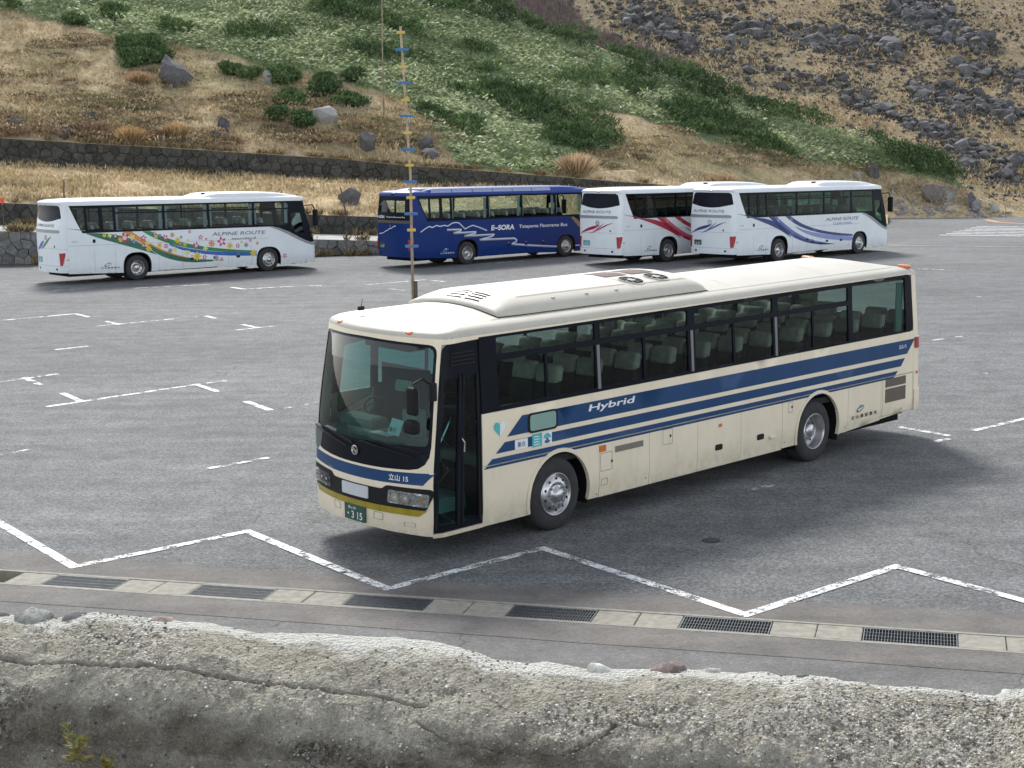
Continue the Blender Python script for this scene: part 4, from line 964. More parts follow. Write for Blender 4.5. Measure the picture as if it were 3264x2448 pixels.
class Body:
    def __init__(s, xc, xk, df, rk, rc, drr, hw=1.245, rf=None, rr=None, ins=None, tilt=0.0, x0=0.0, fade=1.0):
        y = np.linspace(0, hw - df, 24); A = np.stack([xc + (xk - xc) * (y / hw) ** 2, y], 1)
        c = np.array([xk, hw]); t = np.linspace(0, 1, 10)[1:, None]; p0, p2 = A[-1], np.array([xk + df, hw])
        Fi = (1 - t) ** 2 * p0 + 2 * t * (1 - t) * c + t * t * p2
        xs = np.linspace(xk + df, rk - drr, 60)[1:]; Sd = np.stack([xs, np.full(59, hw)], 1)
        p0 = Sd[-1]; c = np.array([rk, hw]); p2 = np.array([rc - (rc - rk) * ((hw - drr) / hw) ** 2, hw - drr])
        Fr = (1 - t) ** 2 * p0 + 2 * t * (1 - t) * c + t * t * p2
        y = np.linspace(hw - drr, 0, 20)[1:]; Rr = np.stack([rc - (rc - rk) * (y / hw) ** 2, y], 1)
        O = np.concatenate([A, Fi, Sd, Fr, Rr]); s.X, s.Y = O[:, 0], O[:, 1]
        s.S = np.concatenate([[0], np.cumsum(np.linalg.norm(np.diff(O, axis=0), axis=1))]); s.L = s.S[-1]; s.hw = hw; s.xk = xk; s.rk = rk; s.nf = 33
        s.rf = rf or (lambda z: 0 * z); s.rr = rr or (lambda z: 0 * z); s.ins = ins or (lambda z: 0 * z); s.tilt, s.x0, s.fade = tilt, x0, fade
        s.fm = (xc + rc) / 2
    def P(s, a, z):
        a = np.asarray(a, float); z = np.asarray(z, float); q = np.abs(a)
        x = np.interp(q, s.S, s.X); y = np.interp(q, s.S, s.Y)
        w = 1 - sstep(x, s.xk, s.xk + s.fade); wr = sstep(x, s.rk - s.fade, s.rk)
        X_ = x + s.rf(z) * w + s.rr(z) * wr
        return np.stack([X_, np.sign(a) * y * (s.hw - s.ins(z)) / s.hw, z + s.tilt * (x - s.x0)], -1)
    def sx(s, x): return np.interp(x, s.X, s.S)
    def su(s, u): u = np.asarray(u, float); return np.sign(u) * np.interp(np.abs(u), s.Y[:s.nf], s.S[:s.nf])
    def fL(s, x, z): return s.P(-s.sx(x), z)
    def fR(s, x, z): return s.P(s.sx(x), z)
    def fF(s, u, z): return s.P(s.su(np.where(np.abs(u) < 1e-6, 1e-6, u)), z)
    def fS(s, a, z): return s.P(np.where(np.abs(a) < 1e-6, 1e-6, a), z)
    def fB(s, r, z):                                    # rear face, r to the right seen from behind
        r = np.where(np.abs(r) < 1e-6, 1e-6, r); return s.P(np.sign(r) * (s.L - np.abs(r)), z)
    def nrm(s, fn, a, z):
        e = 1e-3; p = fn(a, z); t1 = fn(a + e, z) - fn(a - e, z); t2 = fn(a, z + e) - fn(a, z - e)
        n = np.cross(t1, t2); n /= np.linalg.norm(n, axis=-1)[..., None] + 1e-12
        o = np.stack([p[..., 0] - s.fm, p[..., 1], 0 * p[..., 0]], -1); o[..., 0] *= .12
        return np.where((n * o).sum(-1)[..., None] < 0, -n, n)
    def put(s, fn, a, z, off): a = np.asarray(a, float); z = np.asarray(z, float); return fn(a, z) + s.nrm(fn, a, z) * np.asarray(off)[..., None]
    def panel(s, name, fn, outer, mat, parent, holes=(), off=0.0, th=0.015, step=0.14, grid=True, smooth=True, **k):
        def sub(poly):
            o = []
            for i in range(len(poly)):
                p, q = np.array(poly[i], float), np.array(poly[(i + 1) % len(poly)], float); m = max(1, int(np.ceil(np.linalg.norm(q - p) / step)))
                o += [tuple(p + (q - p) * j / m) for j in range(m)]
            return o
        loops = [sub(outer)] + [sub(h) for h in holes]; V = []; E = []
        for lp in loops:
            b = len(V); V += lp; E += [(b + i, b + (i + 1) % len(lp)) for i in range(len(lp))]
        if grid:
            A = np.array(outer); lo, hi = A.min(0), A.max(0)
            ga = np.arange(lo[0] + step * .5, hi[0], step); gz = np.arange(lo[1] + step * .5, hi[1], step)
            g = np.stack(np.meshgrid(ga, gz), -1).reshape(-1, 2)
            if len(g):
                ok = inpoly(g, outer)
                for h in holes: ok &= ~inpoly(g, h)
                allv = np.array(V); ok &= np.array([np.min(np.abs(allv - q).sum(1)) > step * .3 for q in g])
                V = V + [tuple(q) for q in g[ok]]
        vo, _, fo, _, _, _ = delaunay_2d_cdt([Vector(v) for v in V], E, [], 0, 1e-6)
        vo = np.array([tuple(v) for v in vo]); fo = np.array([tuple(f) for f in fo])
        c = vo[fo].mean(1); ok = inpoly(c, outer)
        for h in holes: ok &= ~inpoly(c, h)
        fo = fo[ok]; used, iv = np.unique(fo.ravel(), return_inverse=True); vo = vo[used]; fo = iv.reshape(-1, 3)
        P3 = s.put(fn, vo[:, 0], vo[:, 1], np.full(len(vo), off)); nn = s.nrm(fn, vo[:, 0], vo[:, 1])
        fnn = np.cross(P3[fo[:, 1]] - P3[fo[:, 0]], P3[fo[:, 2]] - P3[fo[:, 0]]); fl = (fnn * nn[fo].mean(1)).sum(1) < 0
        fo[fl] = fo[fl][:, ::-1]
        vs = [P3]; fs = [tuple(q) for q in fo]
        if th:
            ed = {}
            for q in fo:
                for i in range(3):
                    a, b = int(q[i]), int(q[(i + 1) % 3])
                    if (b, a) in ed: del ed[(b, a)]
                    else: ed[(a, b)] = 1
            bo = len(P3); inn = P3 - nn * th; vs += [P3, inn]; m = len(P3)
            fs += [(bo + b, bo + a, bo + m + a, bo + m + b) for a, b in ed]
        me = mesh(name, np.concatenate(vs), fs, mat)
        if smooth:
            sm = np.zeros(len(me.polygons), bool); sm[:len(fo)] = True; me.polygons.foreach_set('use_smooth', sm)
        return link(name, me, parent, **k)
    def text(s, name, key, fn, a0, z0, h, mat, parent, dirn=1, shear=0.0, width=None, off=.004, rise=0.0):
        v, f, asp = TX[key]; sx_ = (width / (asp * h)) if width else 1.0
        a = a0 + dirn * (v[:, 0] * h * sx_ + v[:, 1] * h * shear); z = z0 + v[:, 1] * h + rise * (v[:, 0] * h * sx_)
        return link(name, mesh(name, s.put(fn, a, z, np.full(len(a), off)), f, mat), parent)
    def roof(s, name, zt, prof, mat, parent):
        a = np.concatenate([-s.S[::-1][:-1], s.S[1:]]); a = a[np.concatenate([[True], np.diff(a) > 1e-6])]
        b = s.P(a, np.full(len(a), zt)); xm = s.fm; hl = (b[:, 0].max() - b[:, 0].min()) / 2; V = []
        for ey, e_x, dz in prof:
            q = b.copy(); q[:, 0] = xm + (b[:, 0] - xm) * (1 - e_x / hl); q[:, 1] = b[:, 1] * (1 - ey / s.hw); q[:, 2] += dz; V.append(q)
        n = len(a); fs = [(i * n + k, i * n + (k + 1) % n, (i + 1) * n + (k + 1) % n, (i + 1) * n + k) for i in range(len(prof) - 1) for k in range(n)]
        return link(name, mesh(name, np.concatenate(V), [q[::-1] for q in fs], mat, True), parent)
def tyre_mesh(dual):
    m = MB(); R = .515
    prof = [(.29, -.01), (.31, -.018), (.36, -.024), (.43, -.02), (.48, -.002), (.505, .02), (R, .05), (R, .22), (.505, .25), (.47, .275), (.36, .28), (.29, .26)]
    m.lathe(prof, 40)
    if dual: m.lathe([(r, y + .33) for r, y in prof], 40)
    for yy in (.09, .135, .18): m.lathe([(R - .012, yy - .008), (R + .0015, yy - .006), (R + .0015, yy + .006), (R - .012, yy + .008)], 40)
    return mesh('tyre', m.v, m.f, paint('tyre_rubber', (.028, .027, .028), .85, var=.25, scale=7), True)
def rim_mesh(rear, mat):
    m = MB()
    p = [(.302, -.012), (.298, -.03), (.288, -.028), (.282, .0), (.276, .12), (.262, .15), (.20, .165), (.17, .16), (.135, .15), (.125, .06), (.10, .035), (.0, .03)] if rear else \
        [(.302, -.012), (.298, -.03), (.288, -.028), (.280, .012), (.268, .02), (.25, -.005), (.185, -.035), (.168, -.038), (.145, -.03), (.10, -.04), (.085, -.09), (.07, -.105), (.0, -.108)]
    m.lathe(p, 40); return mesh('wheel', m.v, m.f, mat, True)
def rim_dark(rear):
    m = MB(); rr, yy = (.232, .157) if rear else (.222, -.0215)
    for k in range(10):
        a = 2 * math.pi * (k + .5) / 10; c = (rr * math.cos(a), yy - .004, rr * math.sin(a))
        m.add([(c[0] + .022 * math.cos(b), c[1] - (0 if rear else .0035 * math.cos(b) * -1 * 0), c[2] + .022 * math.sin(b)) for b in np.linspace(0, 6.283, 11)[:-1]], [tuple(range(10))])
    return mesh('vent_hole', m.v, m.f, paint('void_black', (.012, .012, .013), .9))
def rim_nuts(rear, mat):
    m = MB(); rr, yy = (.158, .15) if rear else (.155, -.03)
    for k in range(10):
        a = 2 * math.pi * k / 10; x, z = rr * math.cos(a), rr * math.sin(a); m.tube([(x, yy + .01, z), (x, yy - .035, z)], .017, 6)
    return mesh('wheel_nuts', m.v, m.f, mat)
M_ALU = paint('polished_wheel', (.50, .50, .50), .30, .85, var=.2, scale=9)
M_DALU = paint('dull_wheel', (.30, .30, .31), .4, .7, var=.25, scale=9)
WM = {(rear): (tyre_mesh(rear), rim_mesh(rear, M_ALU), rim_dark(rear), rim_nuts(rear, M_DALU)) for rear in (False, True)}
def wheel(bus, x, u, z, rear, steer=0.0):
    t, r, d, n = WM[rear]; o = link('wheel', r, bus, loc=(x, u, z)); o.rotation_euler = (0, random.uniform(0, 6), steer + (math.pi if u > 0 else 0)); o.rotation_mode = 'XYZ'
    for nm, me in (('tyre', t), ('vent_hole', d), ('wheel_nuts', n)): link(nm, me, o, kind=None if nm == 'tyre' else 'stuff')
    return o
def seat_mesh():
    m = MB(); m.rbox((0.0, 0, .32), (.46, .43, .14), .045); 
    m.rbox((.22, 0, .70), (.13, .43, .82), .055, fn=lambda q: (q.x + .22 * (q.z + .4), q.y * (1 - .12 * max(0, q.z)), q.z))
    m.box(-.15, .2, -.19, .19, 0, .26); m.rbox((.05, .225, .50), (.30, .045, .06), .015)
    return mesh('seat', m.v, m.f, paint('seat_fabric', (.03, .028, .027), .9, var=.25, scale=12, spec=.1), True)
def cover_mesh_():
    m = MB(); m.rbox((.367, 0, 1.0), (.155, .425, .26), .055, fn=lambda q: (q.x + .22 * (q.z + .0), q.y * (1 - .12 * max(0, q.z)), q.z))
    return mesh('headrest_cover', m.v, m.f, paint('seat_cover', (.40, .37, .315), .75, var=.2, scale=10, spec=.2), True)
SEAT, SCOV = seat_mesh(), cover_mesh_()
def seats(bus, xs, floor):
    for x in xs:
        for u in (-.99, -.53, .53, .99):
            o = link('seat', SEAT, bus, loc=(x, u, floor)); link('headrest_cover', SCOV, o)
def arch_notch(x0, x1, z0, z1, cx, cz, R, sq=2.0):
    """panel outline with a wheel arch cut into its lower edge"""
    a0 = math.asin((z0 - cz) / R) if abs(z0 - cz) < R else -1.5
    arc = []
    for a in np.linspace(math.pi - a0, a0, 22):
        c, s_ = math.cos(a), math.sin(a); arc.append((cx + R * np.sign(c) * abs(c) ** (2 / sq), cz + R * np.sign(s_) * abs(s_) ** (2 / sq)))
    return [(x0, z0)] + arc + [(x1, z0), (x1, z1), (x0, z1)]
def arch_ring(cx, cz, R, R2, z0, sq=2.0):
    def arc(r):
        a0 = math.asin((z0 - cz) / r) if abs(z0 - cz) < r else -1.5; o = []
        for a in np.linspace(math.pi - a0, a0, 26):
            c, s_ = math.cos(a), math.sin(a); o.append((cx + r * np.sign(c) * abs(c) ** (2 / sq), cz + r * np.sign(s_) * abs(s_) ** (2 / sq)))
        return o
    return arc(R2) + arc(R)[::-1]
def well(bus, B, cx, cz, R, sgn, tilt=0.0):
    m = MB(); n = 20; V = []
    for y in (B.hw - .03, B.hw - .75):
        for a in np.linspace(-.35, math.pi + .35, n): V.append((cx + (R + .02) * math.cos(a), sgn * y, max(.2, cz + (R + .02) * math.sin(a))))
    f = [(i, i + 1, n + i + 1, n + i) for i in range(n - 1)] + [tuple(range(n, 2 * n))]
    m.add(V, f).build('wheel_well', M_UNDER, bus)
M_UNDER = paint('underbody_black', (.015, .015, .016), .9, spec=.05)
M_FRAME = paint('window_black', (.010, .012, .017), .25, var=.1, spec=.06)
M_RUB = paint('rubber_black', (.016, .016, .017), .6, spec=.15)
M_WHITE = paint('sign_white', (.72, .74, .75), .45)
M_ORL = paint('lamp_orange', (.62, .16, .03), .25, coat=.6)
M_REDL = paint('lamp_red', (.34, .015, .02), .22, coat=.8, var=.25, scale=30)
M_CHROME = paint('chrome', (.62, .62, .63), .15, 1.0, var=.05)
M_GREENP = paint('plate_green', (.012, .07, .045), .45)
M_INT = paint('interior_grey', (.03, .03, .031), .85, spec=.1)
M_CEIL = paint('ceiling_grey', (.12, .12, .115), .8, spec=.1)
def ellp(cx, cz, rx, rz, n=16): return [(cx + rx * math.cos(a), cz + rz * math.sin(a)) for a in np.linspace(0, 2 * math.pi, n + 1)[:-1]]
def ringp(B, name, fn, outer, w, mat, bus, off=.003):
    o = np.array(outer); c = o.mean(0); d = o - c; r = np.linalg.norm(d, axis=1)[:, None]; inner = [tuple(q) for q in c + d * (1 - w / r)]
    return B.panel(name, fn, outer, mat, bus, [inner], off=off, th=0, grid=False)
def swirl_logo(B, fn, c, z, k, d, bus, mats):
    """company emblem: a leaning oval ring with a peak"""
    P = [(c + d * k * (1.0 * math.cos(a) + .25 * math.sin(a)), z + k * .45 * math.sin(a) + k * .18 * math.cos(a)) for a in np.linspace(0, 2 * math.pi, 22)[:-1]]
    Q = [(c + d * k * (.12 + .78 * math.cos(a) + .2 * math.sin(a)), z + k * .04 + k * .3 * math.sin(a) + k * .14 * math.cos(a)) for a in np.linspace(0, 2 * math.pi, 22)[:-1]]
    B.panel('emblem', fn, P, mats[0], bus, [Q], off=.004, th=0, grid=False)
    B.panel('emblem', fn, [(c - d * k * .45, z + k * .12), (c - d * k * .02, z + k * .62), (c + d * k * .12, z + k * .45), (c + d * k * .25, z + k * .6), (c + d * k * .62, z + k * .2), (c + d * k * .1, z + k * .1)], mats[1], bus, off=.006, th=0, grid=False)

# ------------------------------------------------------------------ the cream bus in front
def cream_bus():
    bus = bpy.data.objects.new('tour_bus', None); COL.objects.link(bus)
    B = Body(-.40, -.09, .15, 11.86, 12.0, .16, rf=lambda z: .26 * (np.clip(z - .95, 0, 3) / 1.95) ** 1.4, rr=lambda z: -.06 * np.clip(z - 1.0, 0, 3), ins=lambda z: .055 * sstep(z, 1.6, 3.0) + .02 * (1 - sstep(z, .3, .6)), tilt=.006, x0=2.0, fade=.9)
    CRM = paint('cream_paint', (.76, .675, .515), .38, coat=.0, var=.045, scale=1.2, dirt=.10, mud=.45, spec=.18)
    RFC = paint('cream_roof', (.48, .455, .385), .45, coat=.0, var=.05, scale=1.0, dirt=.12, spec=.3)
    BLU = paint('blue_stripe', (.020, .058, .145), .45, coat=.0, var=.08, spec=.15)
    GL = glass('bus_glass', (.50, .61, .58), 1.32); GLD = glass('door_glass', (.46, .76, .74), 1.35); GLW = glass('windscreen_glass', (.34, .62, .59), 1.32); VIS = glass('visor_glass', (.10, .42, .42))
    SEAM = paint('seam_brown', (.16, .13, .10), .8)
    # dark backing and floor, ceiling
    k = MB(); k.box(.9, 11.7, -1.19, 1.19, .95, 1.05); k.box(-.1, .9, -.2, 1.15, .75, .85);  k.box(.9, .95, -1.17, 1.17, .42, 1.05)
    k.build('floor', M_INT, bus)
    k = MB(); k.box(-.1, .95, -1.17, -.2, .38, .42); k.box(.2, .95, -.75, -.2, .42, .64); k.box(-.1, .9, -.22, -.18, .42, .85); k.build('entrance_step', paint('step_grey', (.22, .25, .25), .7), bus)
    k = MB(); k.box(.3, 11.6, -1.12, 1.12, 2.84, 2.87); k.build('ceiling_lining', M_CEIL, bus)
    k = MB()
    for sg in (-1, 1):
        k.box(1.0, 11.6, sg * 1.205 - .01, sg * 1.205 + .01, 1.12, 1.86)
    k.box(-.05, 11.55, -1.05, 1.05, .40, .45); k.box(11.6, 11.66, -1.15, 1.15, .6, 1.9)
    k.build('inner_lining', M_INT, bus)
    k = MB(); k.box(.3, 11.5, -1.0, 1.0, .28, .38); k.build('underbody', M_UNDER, bus)
    # fascia with windscreen opening
    sL, sR = -B.sx(-.09), B.sx(.16); su = B.su
    ws = rpoly([(su(-1.16), 1.20), (su(-.5), 1.165), (su(.5), 1.165), (su(1.16), 1.20), (su(1.155), 2.79), (su(0), 2.82), (su(-1.155), 2.79)], [.3, .3, .3, .3, .12, .1, .12])
    B.panel('front_panel', B.fS, [(sL, .33), (su(-.6), .345), (su(0), .37), (su(.6), .345), (sR, .33), (sR, 2.87), (sL, 2.87)], CRM, bus, [ws], step=.1)
    gw = rpoly([(su(-1.12), 1.50), (su(0), 1.48), (su(1.12), 1.50), (su(1.12), 2.755), (su(0), 2.785), (su(-1.12), 2.755)], [.08, .2, .08, .1, .2, .1])
    wsf = B.panel('windscreen_frame', B.fS, ws, M_FRAME, bus, [gw], off=-.006, step=.1)
    lo = [q for q in gw if q[1] < 2.5]
    B.panel('windscreen', B.fS, rpoly([(su(-1.12), 1.50), (su(0), 1.48), (su(1.12), 1.50), (su(1.12), 2.47), (su(-1.12), 2.47)], [.08, .2, .08, 0, 0]), GLW, bus, off=-.012, th=0, step=.1)
    B.panel('sun_visor_band', B.fS, rpoly([(su(-1.12), 2.47), (su(1.12), 2.47), (su(1.12), 2.755), (su(0), 2.785), (su(-1.12), 2.755)], [0, 0, .1, .2, .1]), VIS, bus, off=-.012, th=0, step=.1)
    B.panel('front_band', B.fF, [(-1.215, 1.165), (-1.08, 1.0), (-.5, .985), (.5, .985), (1.2, 1.01), (1.215, 1.15), (.5, 1.135), (-.5, 1.135)], BLU, bus, off=.003, th=0, step=.1)
    B.text('fleet_lettering', 'ty15', B.fF, -.60, 1.025, .085, M_WHITE, bus, dirn=-1, off=.006)
    B.panel('lamp_surround', B.fF, rpoly([(-1.19, .955), (-.56, .95), (-.49, .895), (.49, .895), (.56, .95), (1.19, .955), (1.20, .88), (1.12, .675), (-1.12, .675), (-1.20, .88)], [.05, .04, .03, .03, .04, .05, .05, .03, .03, .05]), M_RUB, bus, off=.012, th=.02, step=.08)
    FOG = paint('fog_yellow', (.30, .235, .012), .25, coat=.5, var=.15, scale=5)
    for u0, u1 in ((-1.13, -.452), (-.446, .446), (.452, 1.13)):
        pts = [(u0, .672), (u1, .672), (min(u1, 1.02), .588), (max(u0, -1.02), .588)]
        B.panel('fog_lamp_strip', B.fF, pts, FOG, bus, off=.010, th=.02, step=.08)
    LENS = glass('lamp_lens', (.93, .95, .95), 1.4); REFL = paint('lamp_reflector', (.40, .42, .42), .2, .8, var=.5, scale=26)
    for sg in (-1, 1):
        poly = rpoly([(sg * .58, .73), (sg * 1.14, .715), (sg * 1.16, .89), (sg * .6, .90)], .03)
        h = B.panel('headlamp', B.fF, poly, REFL, bus, off=.016, th=.01, step=.06)
        for cx, r in ((.70, .06), (.85, .055)):
            B.panel('reflector', B.fF, ellp(sg * cx, .81, r, r), M_CHROME, h, off=.022, th=0, grid=False); B.panel('bulb', B.fF, ellp(sg * cx, .81, .02, .02, 8), M_WHITE, h, off=.026, th=.01, grid=False)
        B.panel('indicator', B.fF, ellp(sg * 1.07, .80, .024, .024, 10), M_ORL, h, off=.022, th=.01, grid=False)
        B.panel('lens', B.fF, poly, LENS, h, off=.04, th=0, step=.06)
    B.panel('blank_plate', B.fF, rect(-.27, .25, .725, .885, .02), paint('plate_grey', (.50, .52, .54), .5), bus, off=.03, th=.015)
    np_ = B.panel('number_plate', B.fF, rect(-.21, .21, .385, .595, .01), M_GREENP, bus, off=.025, th=.02)
    B.text('plate_lettering', 'p315', B.fF, .14, .41, .10, M_WHITE, np_, -1, off=.029, width=.30); B.text('plate_lettering', 'ptop', B.fF, .12, .535, .04, M_WHITE, np_, -1, off=.029)
    for u0 in (.34, -.5): ringp(B, 'tow_cover', B.fF, rect(u0, u0 + .16, .47, .57, .02), .008, SEAM, bus)
    ringp(B, 'tow_cover', B.fF, rect(-.98, -.82, .44, .49, .01), .007, SEAM, bus)
    # emblem on the black panel
    em = MB(); c = B.put(B.fF, np.array([1e-4]), np.array([1.33]), np.array([.01]))[0]
    em.lathe([(.062, -.004), (.066, -.01), (.052, -.012), (.048, -.004)], 24)
    em.add([(-.045, -.01, .02), (-.02, -.01, .045), (.045, -.01, -.02), (.02, -.01, -.045)], [(0, 1, 2, 3)]); em.add([(-.05, -.009, -.005), (-.01, -.009, -.005), (-.01, -.009, .012), (-.05, -.009, .012)], [(0, 1, 2, 3)]); em.add([(.01, -.009, -.012), (.05, -.009, -.012), (.05, -.009, .005), (.01, -.009, .005)], [(0, 1, 2, 3)])
    e = em.build('emblem', M_CHROME, bus, loc=tuple(c)); e.rotation_euler = (0, 0, -math.pi / 2)
    # wipers
    for a, b_, c_ in ((1.1, 0.15, .55), (-.1, -.95, -.5)):
        u = np.array([a, (a * .6 + b_ * .4), b_]); pts = B.put(B.fF, u, np.array([1.47, 1.44, 1.36]), np.array([.03, .05, .03]))
        w = MB(); w.tube([tuple(q) for q in pts], [.016, .012, .008], 6); bl = B.put(B.fF, np.array([a - .25, b_ - .1]), np.array([1.50, 1.42]), np.array([.02, .02])); w.tube([tuple(q) for q in bl], .012, 6)
        w.build('wiper', M_RUB, bus)
    # entrance door
    dg = [rpoly([(-.03, .46), (.285, .46), (.285, 2.36), (-.015, 2.36)], .05), rpoly([(.40, .46), (.675, .46), (.675, 2.36), (.40, 2.36)], .05)]
    dr_ = B.panel('entrance_door', B.fL, rpoly([(-.085, .37), (.745, .37), (.745, 2.82), (-.085, 2.80)], [0, 0, 0, .12]), M_FRAME, bus, dg, off=-.012, th=.03, step=.12)
    for g in dg: B.panel('door_glass', B.fL, g, GLD, dr_, off=-.025, th=0, step=.2)
    k = MB()
    for x in (-.06, .305, .385, .70): p = B.put(B.fL, np.array([x, x]), np.array([.42, 2.4]), np.array([0.0, 0.0])); k.tube([tuple(q) for q in p], .014, 6)
    k.build('door_edge', M_RUB, dr_)
    k = MB(); p = B.put(B.fL, np.array([.36, .36, .36, .36]), np.array([1.36, 1.40, 1.52, 1.56]), np.array([.0, .05, .05, 0])); k.tube([tuple(q) for q in p], .012, 6); k.build('door_handle', M_CHROME, dr_)
    for i in range(4):
        z = 2.52 + i * .05; B.panel('louvre', B.fL, rect(.06, .66, z, z + .018), M_RUB, dr_, off=.006, th=.015, step=.3)
    B.panel('roof_rail', B.fL, [(-.09, 2.80), (.755, 2.82), (.755, 2.87), (-.09, 2.87)], CRM, bus, step=.1)
    B.panel('door_sill', B.fL, rect(-.09, .76, .31, .362), CRM, bus, off=.0, th=.04)
    for x0, z0, x1, z1 in ((.02, 1.1, .62, 1.75), (.05, 1.75, .6, 1.35), (.1, .9, .3, 2.2)):
        k = MB(); k.tube([(x0, -.95, z0), (x1, -.8, z1)], .016, 6); k.build('grab_rail', M_CHROME, bus)
    # sides
    SEG_ = [(3.065, 4.168), (4.176, 5.316), (5.324, 6.416), (6.424, 7.536)]
    for fn, sg, xs in ((B.fL, -1, .755), (B.fR, 1, .17)):
        B.panel('upper_side_panel', fn, [(xs, 1.128), (11.60, 1.128), (11.60, 1.875), (xs, 1.84)], CRM, bus, step=.3)
        B.panel('roof_rail', fn, [(xs, 2.835), (11.60, 2.885), (11.60, 2.90), (xs, 2.87)], CRM, bus, step=.3)
        B.panel('fender_panel', fn, arch_notch(xs, 3.057, .315, 1.12, 2.235, .49, .615), CRM, bus, step=.12)
        B.panel('fender_panel', fn, arch_notch(7.544, 9.466, .33, 1.12, 8.57, .49, .625), CRM, bus, step=.12)
        for cx, R in ((2.235, .61), (8.57, .62)): B.panel('arch_lip', fn, arch_ring(cx, .49, R, R + .055, .33), CRM, bus, off=.018, th=.06, step=.1, grid=False); well(bus, B, cx, .49, R, sg)
        for i, (a, b_) in enumerate(SEG_): B.panel('luggage_door', fn, rect(a, b_, .31, 1.12), CRM, bus, step=.3)
        for i, (a, b_, z0) in enumerate(((9.474, 10.506, .335), (10.514, 11.595, .40))): B.panel('rear_side_panel', fn, [(a, z0), (b_, z0 + .05), (b_, 1.12), (a, 1.12)], CRM, bus, step=.3)
        # window band and panes
        W_ = [(1.07, 3.02), (3.13, 5.11), (5.28, 7.28), (7.43, 9.46)]
        holes = []
        for a, b_ in W_: holes += [rect(a, b_, 2.58, 2.805, .03), rect(a, b_, 1.895, 2.50, .03)]
        holes.append(rect(9.59, 11.33, 1.895, 2.83, .04))
        if sg > 0: holes.append(rpoly([(.30, 1.55), (.95, 1.75), (.95, 2.55), (.34, 2.5)], .05))
        B.panel('window_band', fn, rpoly([(xs, 1.83), (11.585, 1.865), (11.585, 2.885), (xs, 2.84)], [0, .12, .16, 0]) if sg < 0 else rpoly([(xs, 1.42), (1.0, 1.6), (1.02, 1.83), (11.585, 1.865), (11.585, 2.885), (xs, 2.84)], [0, 0, 0, .12, .16, 0]), M_FRAME, bus, holes, off=.004, th=.035, step=.25)
        for i, h in enumerate(holes): B.panel('window', fn, h, GL, bus, off=-.02, th=0, step=.4)
        for i, (a, b_) in enumerate(W_):
            m_ = (a + b_) / 2 - .03; B.panel('window_bar', fn, rect(m_ - .022, m_ + .022, 1.9, 2.5), M_FRAME, bus, off=.0, th=.03, step=.3)
        for x in (3.075, 5.195, 7.355): B.panel('window_pillar', fn, rect(x - .03, x + .03, 1.88, 2.5), paint('grey_trim', (.16, .165, .17), .4, .3), bus, off=.012, th=.015, step=.3)
    # rear
    rl = B.L - B.sx(11.605)
    B.panel('rear_panel', B.fB, [(-rl, .52), (rl, .52), (rl, 2.90), (-rl, 2.90)], CRM, bus, [rect(-1.0, 1.0, 2.0, 2.75, .1)], step=.12)
    B.panel('rear_bumper', B.fB, [(-rl, .42), (rl, .42), (rl, .80), (-rl, .80)], CRM, bus, off=.02, th=.04, step=.12)
    B.panel('rear_window', B.fB, rect(-1.0, 1.0, 2.0, 2.75, .1), GL, bus, off=-.01, th=0)
    for sg in (-1, 1):
        B.panel('tail_lamp', B.fB, rect(min(sg * (rl - .02), sg * (rl - .3)), max(sg * (rl - .02), sg * (rl - .3)), 1.55, 1.75, .03), M_REDL, bus, off=.02, th=.03, step=.06)
        B.panel('side_reflector', B.fB, rect(min(sg * (rl - .06), sg * (rl - .13)), max(sg * (rl - .06), sg * (rl - .13)), 1.08, 1.13), M_ORL, bus, off=.01, th=.01)
    # roof with gutter line, air conditioner
    B.roof('roof', 2.895, [(0, 0, -.03), (.0, .0, 0), (.015, .03, .035), (.05, .12, .065), (.12, .25, .088), (.25, .42, .112), (.45, .65, .15), (.75, .95, .20), (1.0, 1.15, .222), (1.2, 1.28, .23), (1.245, 1.3, .23)], RFC, bus)
    from mathutils.bvhtree import BVHTree
    ro = bus.children[-1]; ro = [c for c in bus.children if c.name.startswith('roof') and 'rail' not in c.name][-1]
    bv = BVHTree.FromPolygons([tuple(v.co) for v in ro.data.vertices], [tuple(p.vertices) for p in ro.data.polygons])
    def rz(x, u): h = bv.ray_cast(Vector((x, u, 5)), Vector((0, 0, -1))); return (h[0].z if h[0] else 3.0)
    for x0, w_ in ((.50, .010), (.86, .008), (6.6, .008), (9.2, .008)):
        U2 = np.linspace(-1.02, 1.02, 40); k = MB(); V_ = [(x0 + (.22 if x0 < 1 else 0) * u * u + d, u, rz(x0 + (.22 if x0 < 1 else 0) * u * u + d, u) + .004) for u in U2 for d in (0, w_)]
        k.add(V_, [(2 * i, 2 * i + 1, 2 * i + 3, 2 * i + 2) for i in range(39)]).build('roof_seam', paint('roof_seam_grey', (.34, .32, .27), .7), bus)
    for u in (-.98, .98):
        X2 = np.linspace(1.2, 11.2, 60); k = MB(); k.add([(x, u + d, rz(x, u + d) + .004) for x in X2 for d in (0, .014)], [(2 * i, 2 * i + 1, 2 * i + 3, 2 * i + 2) for i in range(59)]).build('roof_seam', paint('roof_seam_grey', (.34, .32, .27), .7), bus)
    ac = MB(); secs = []
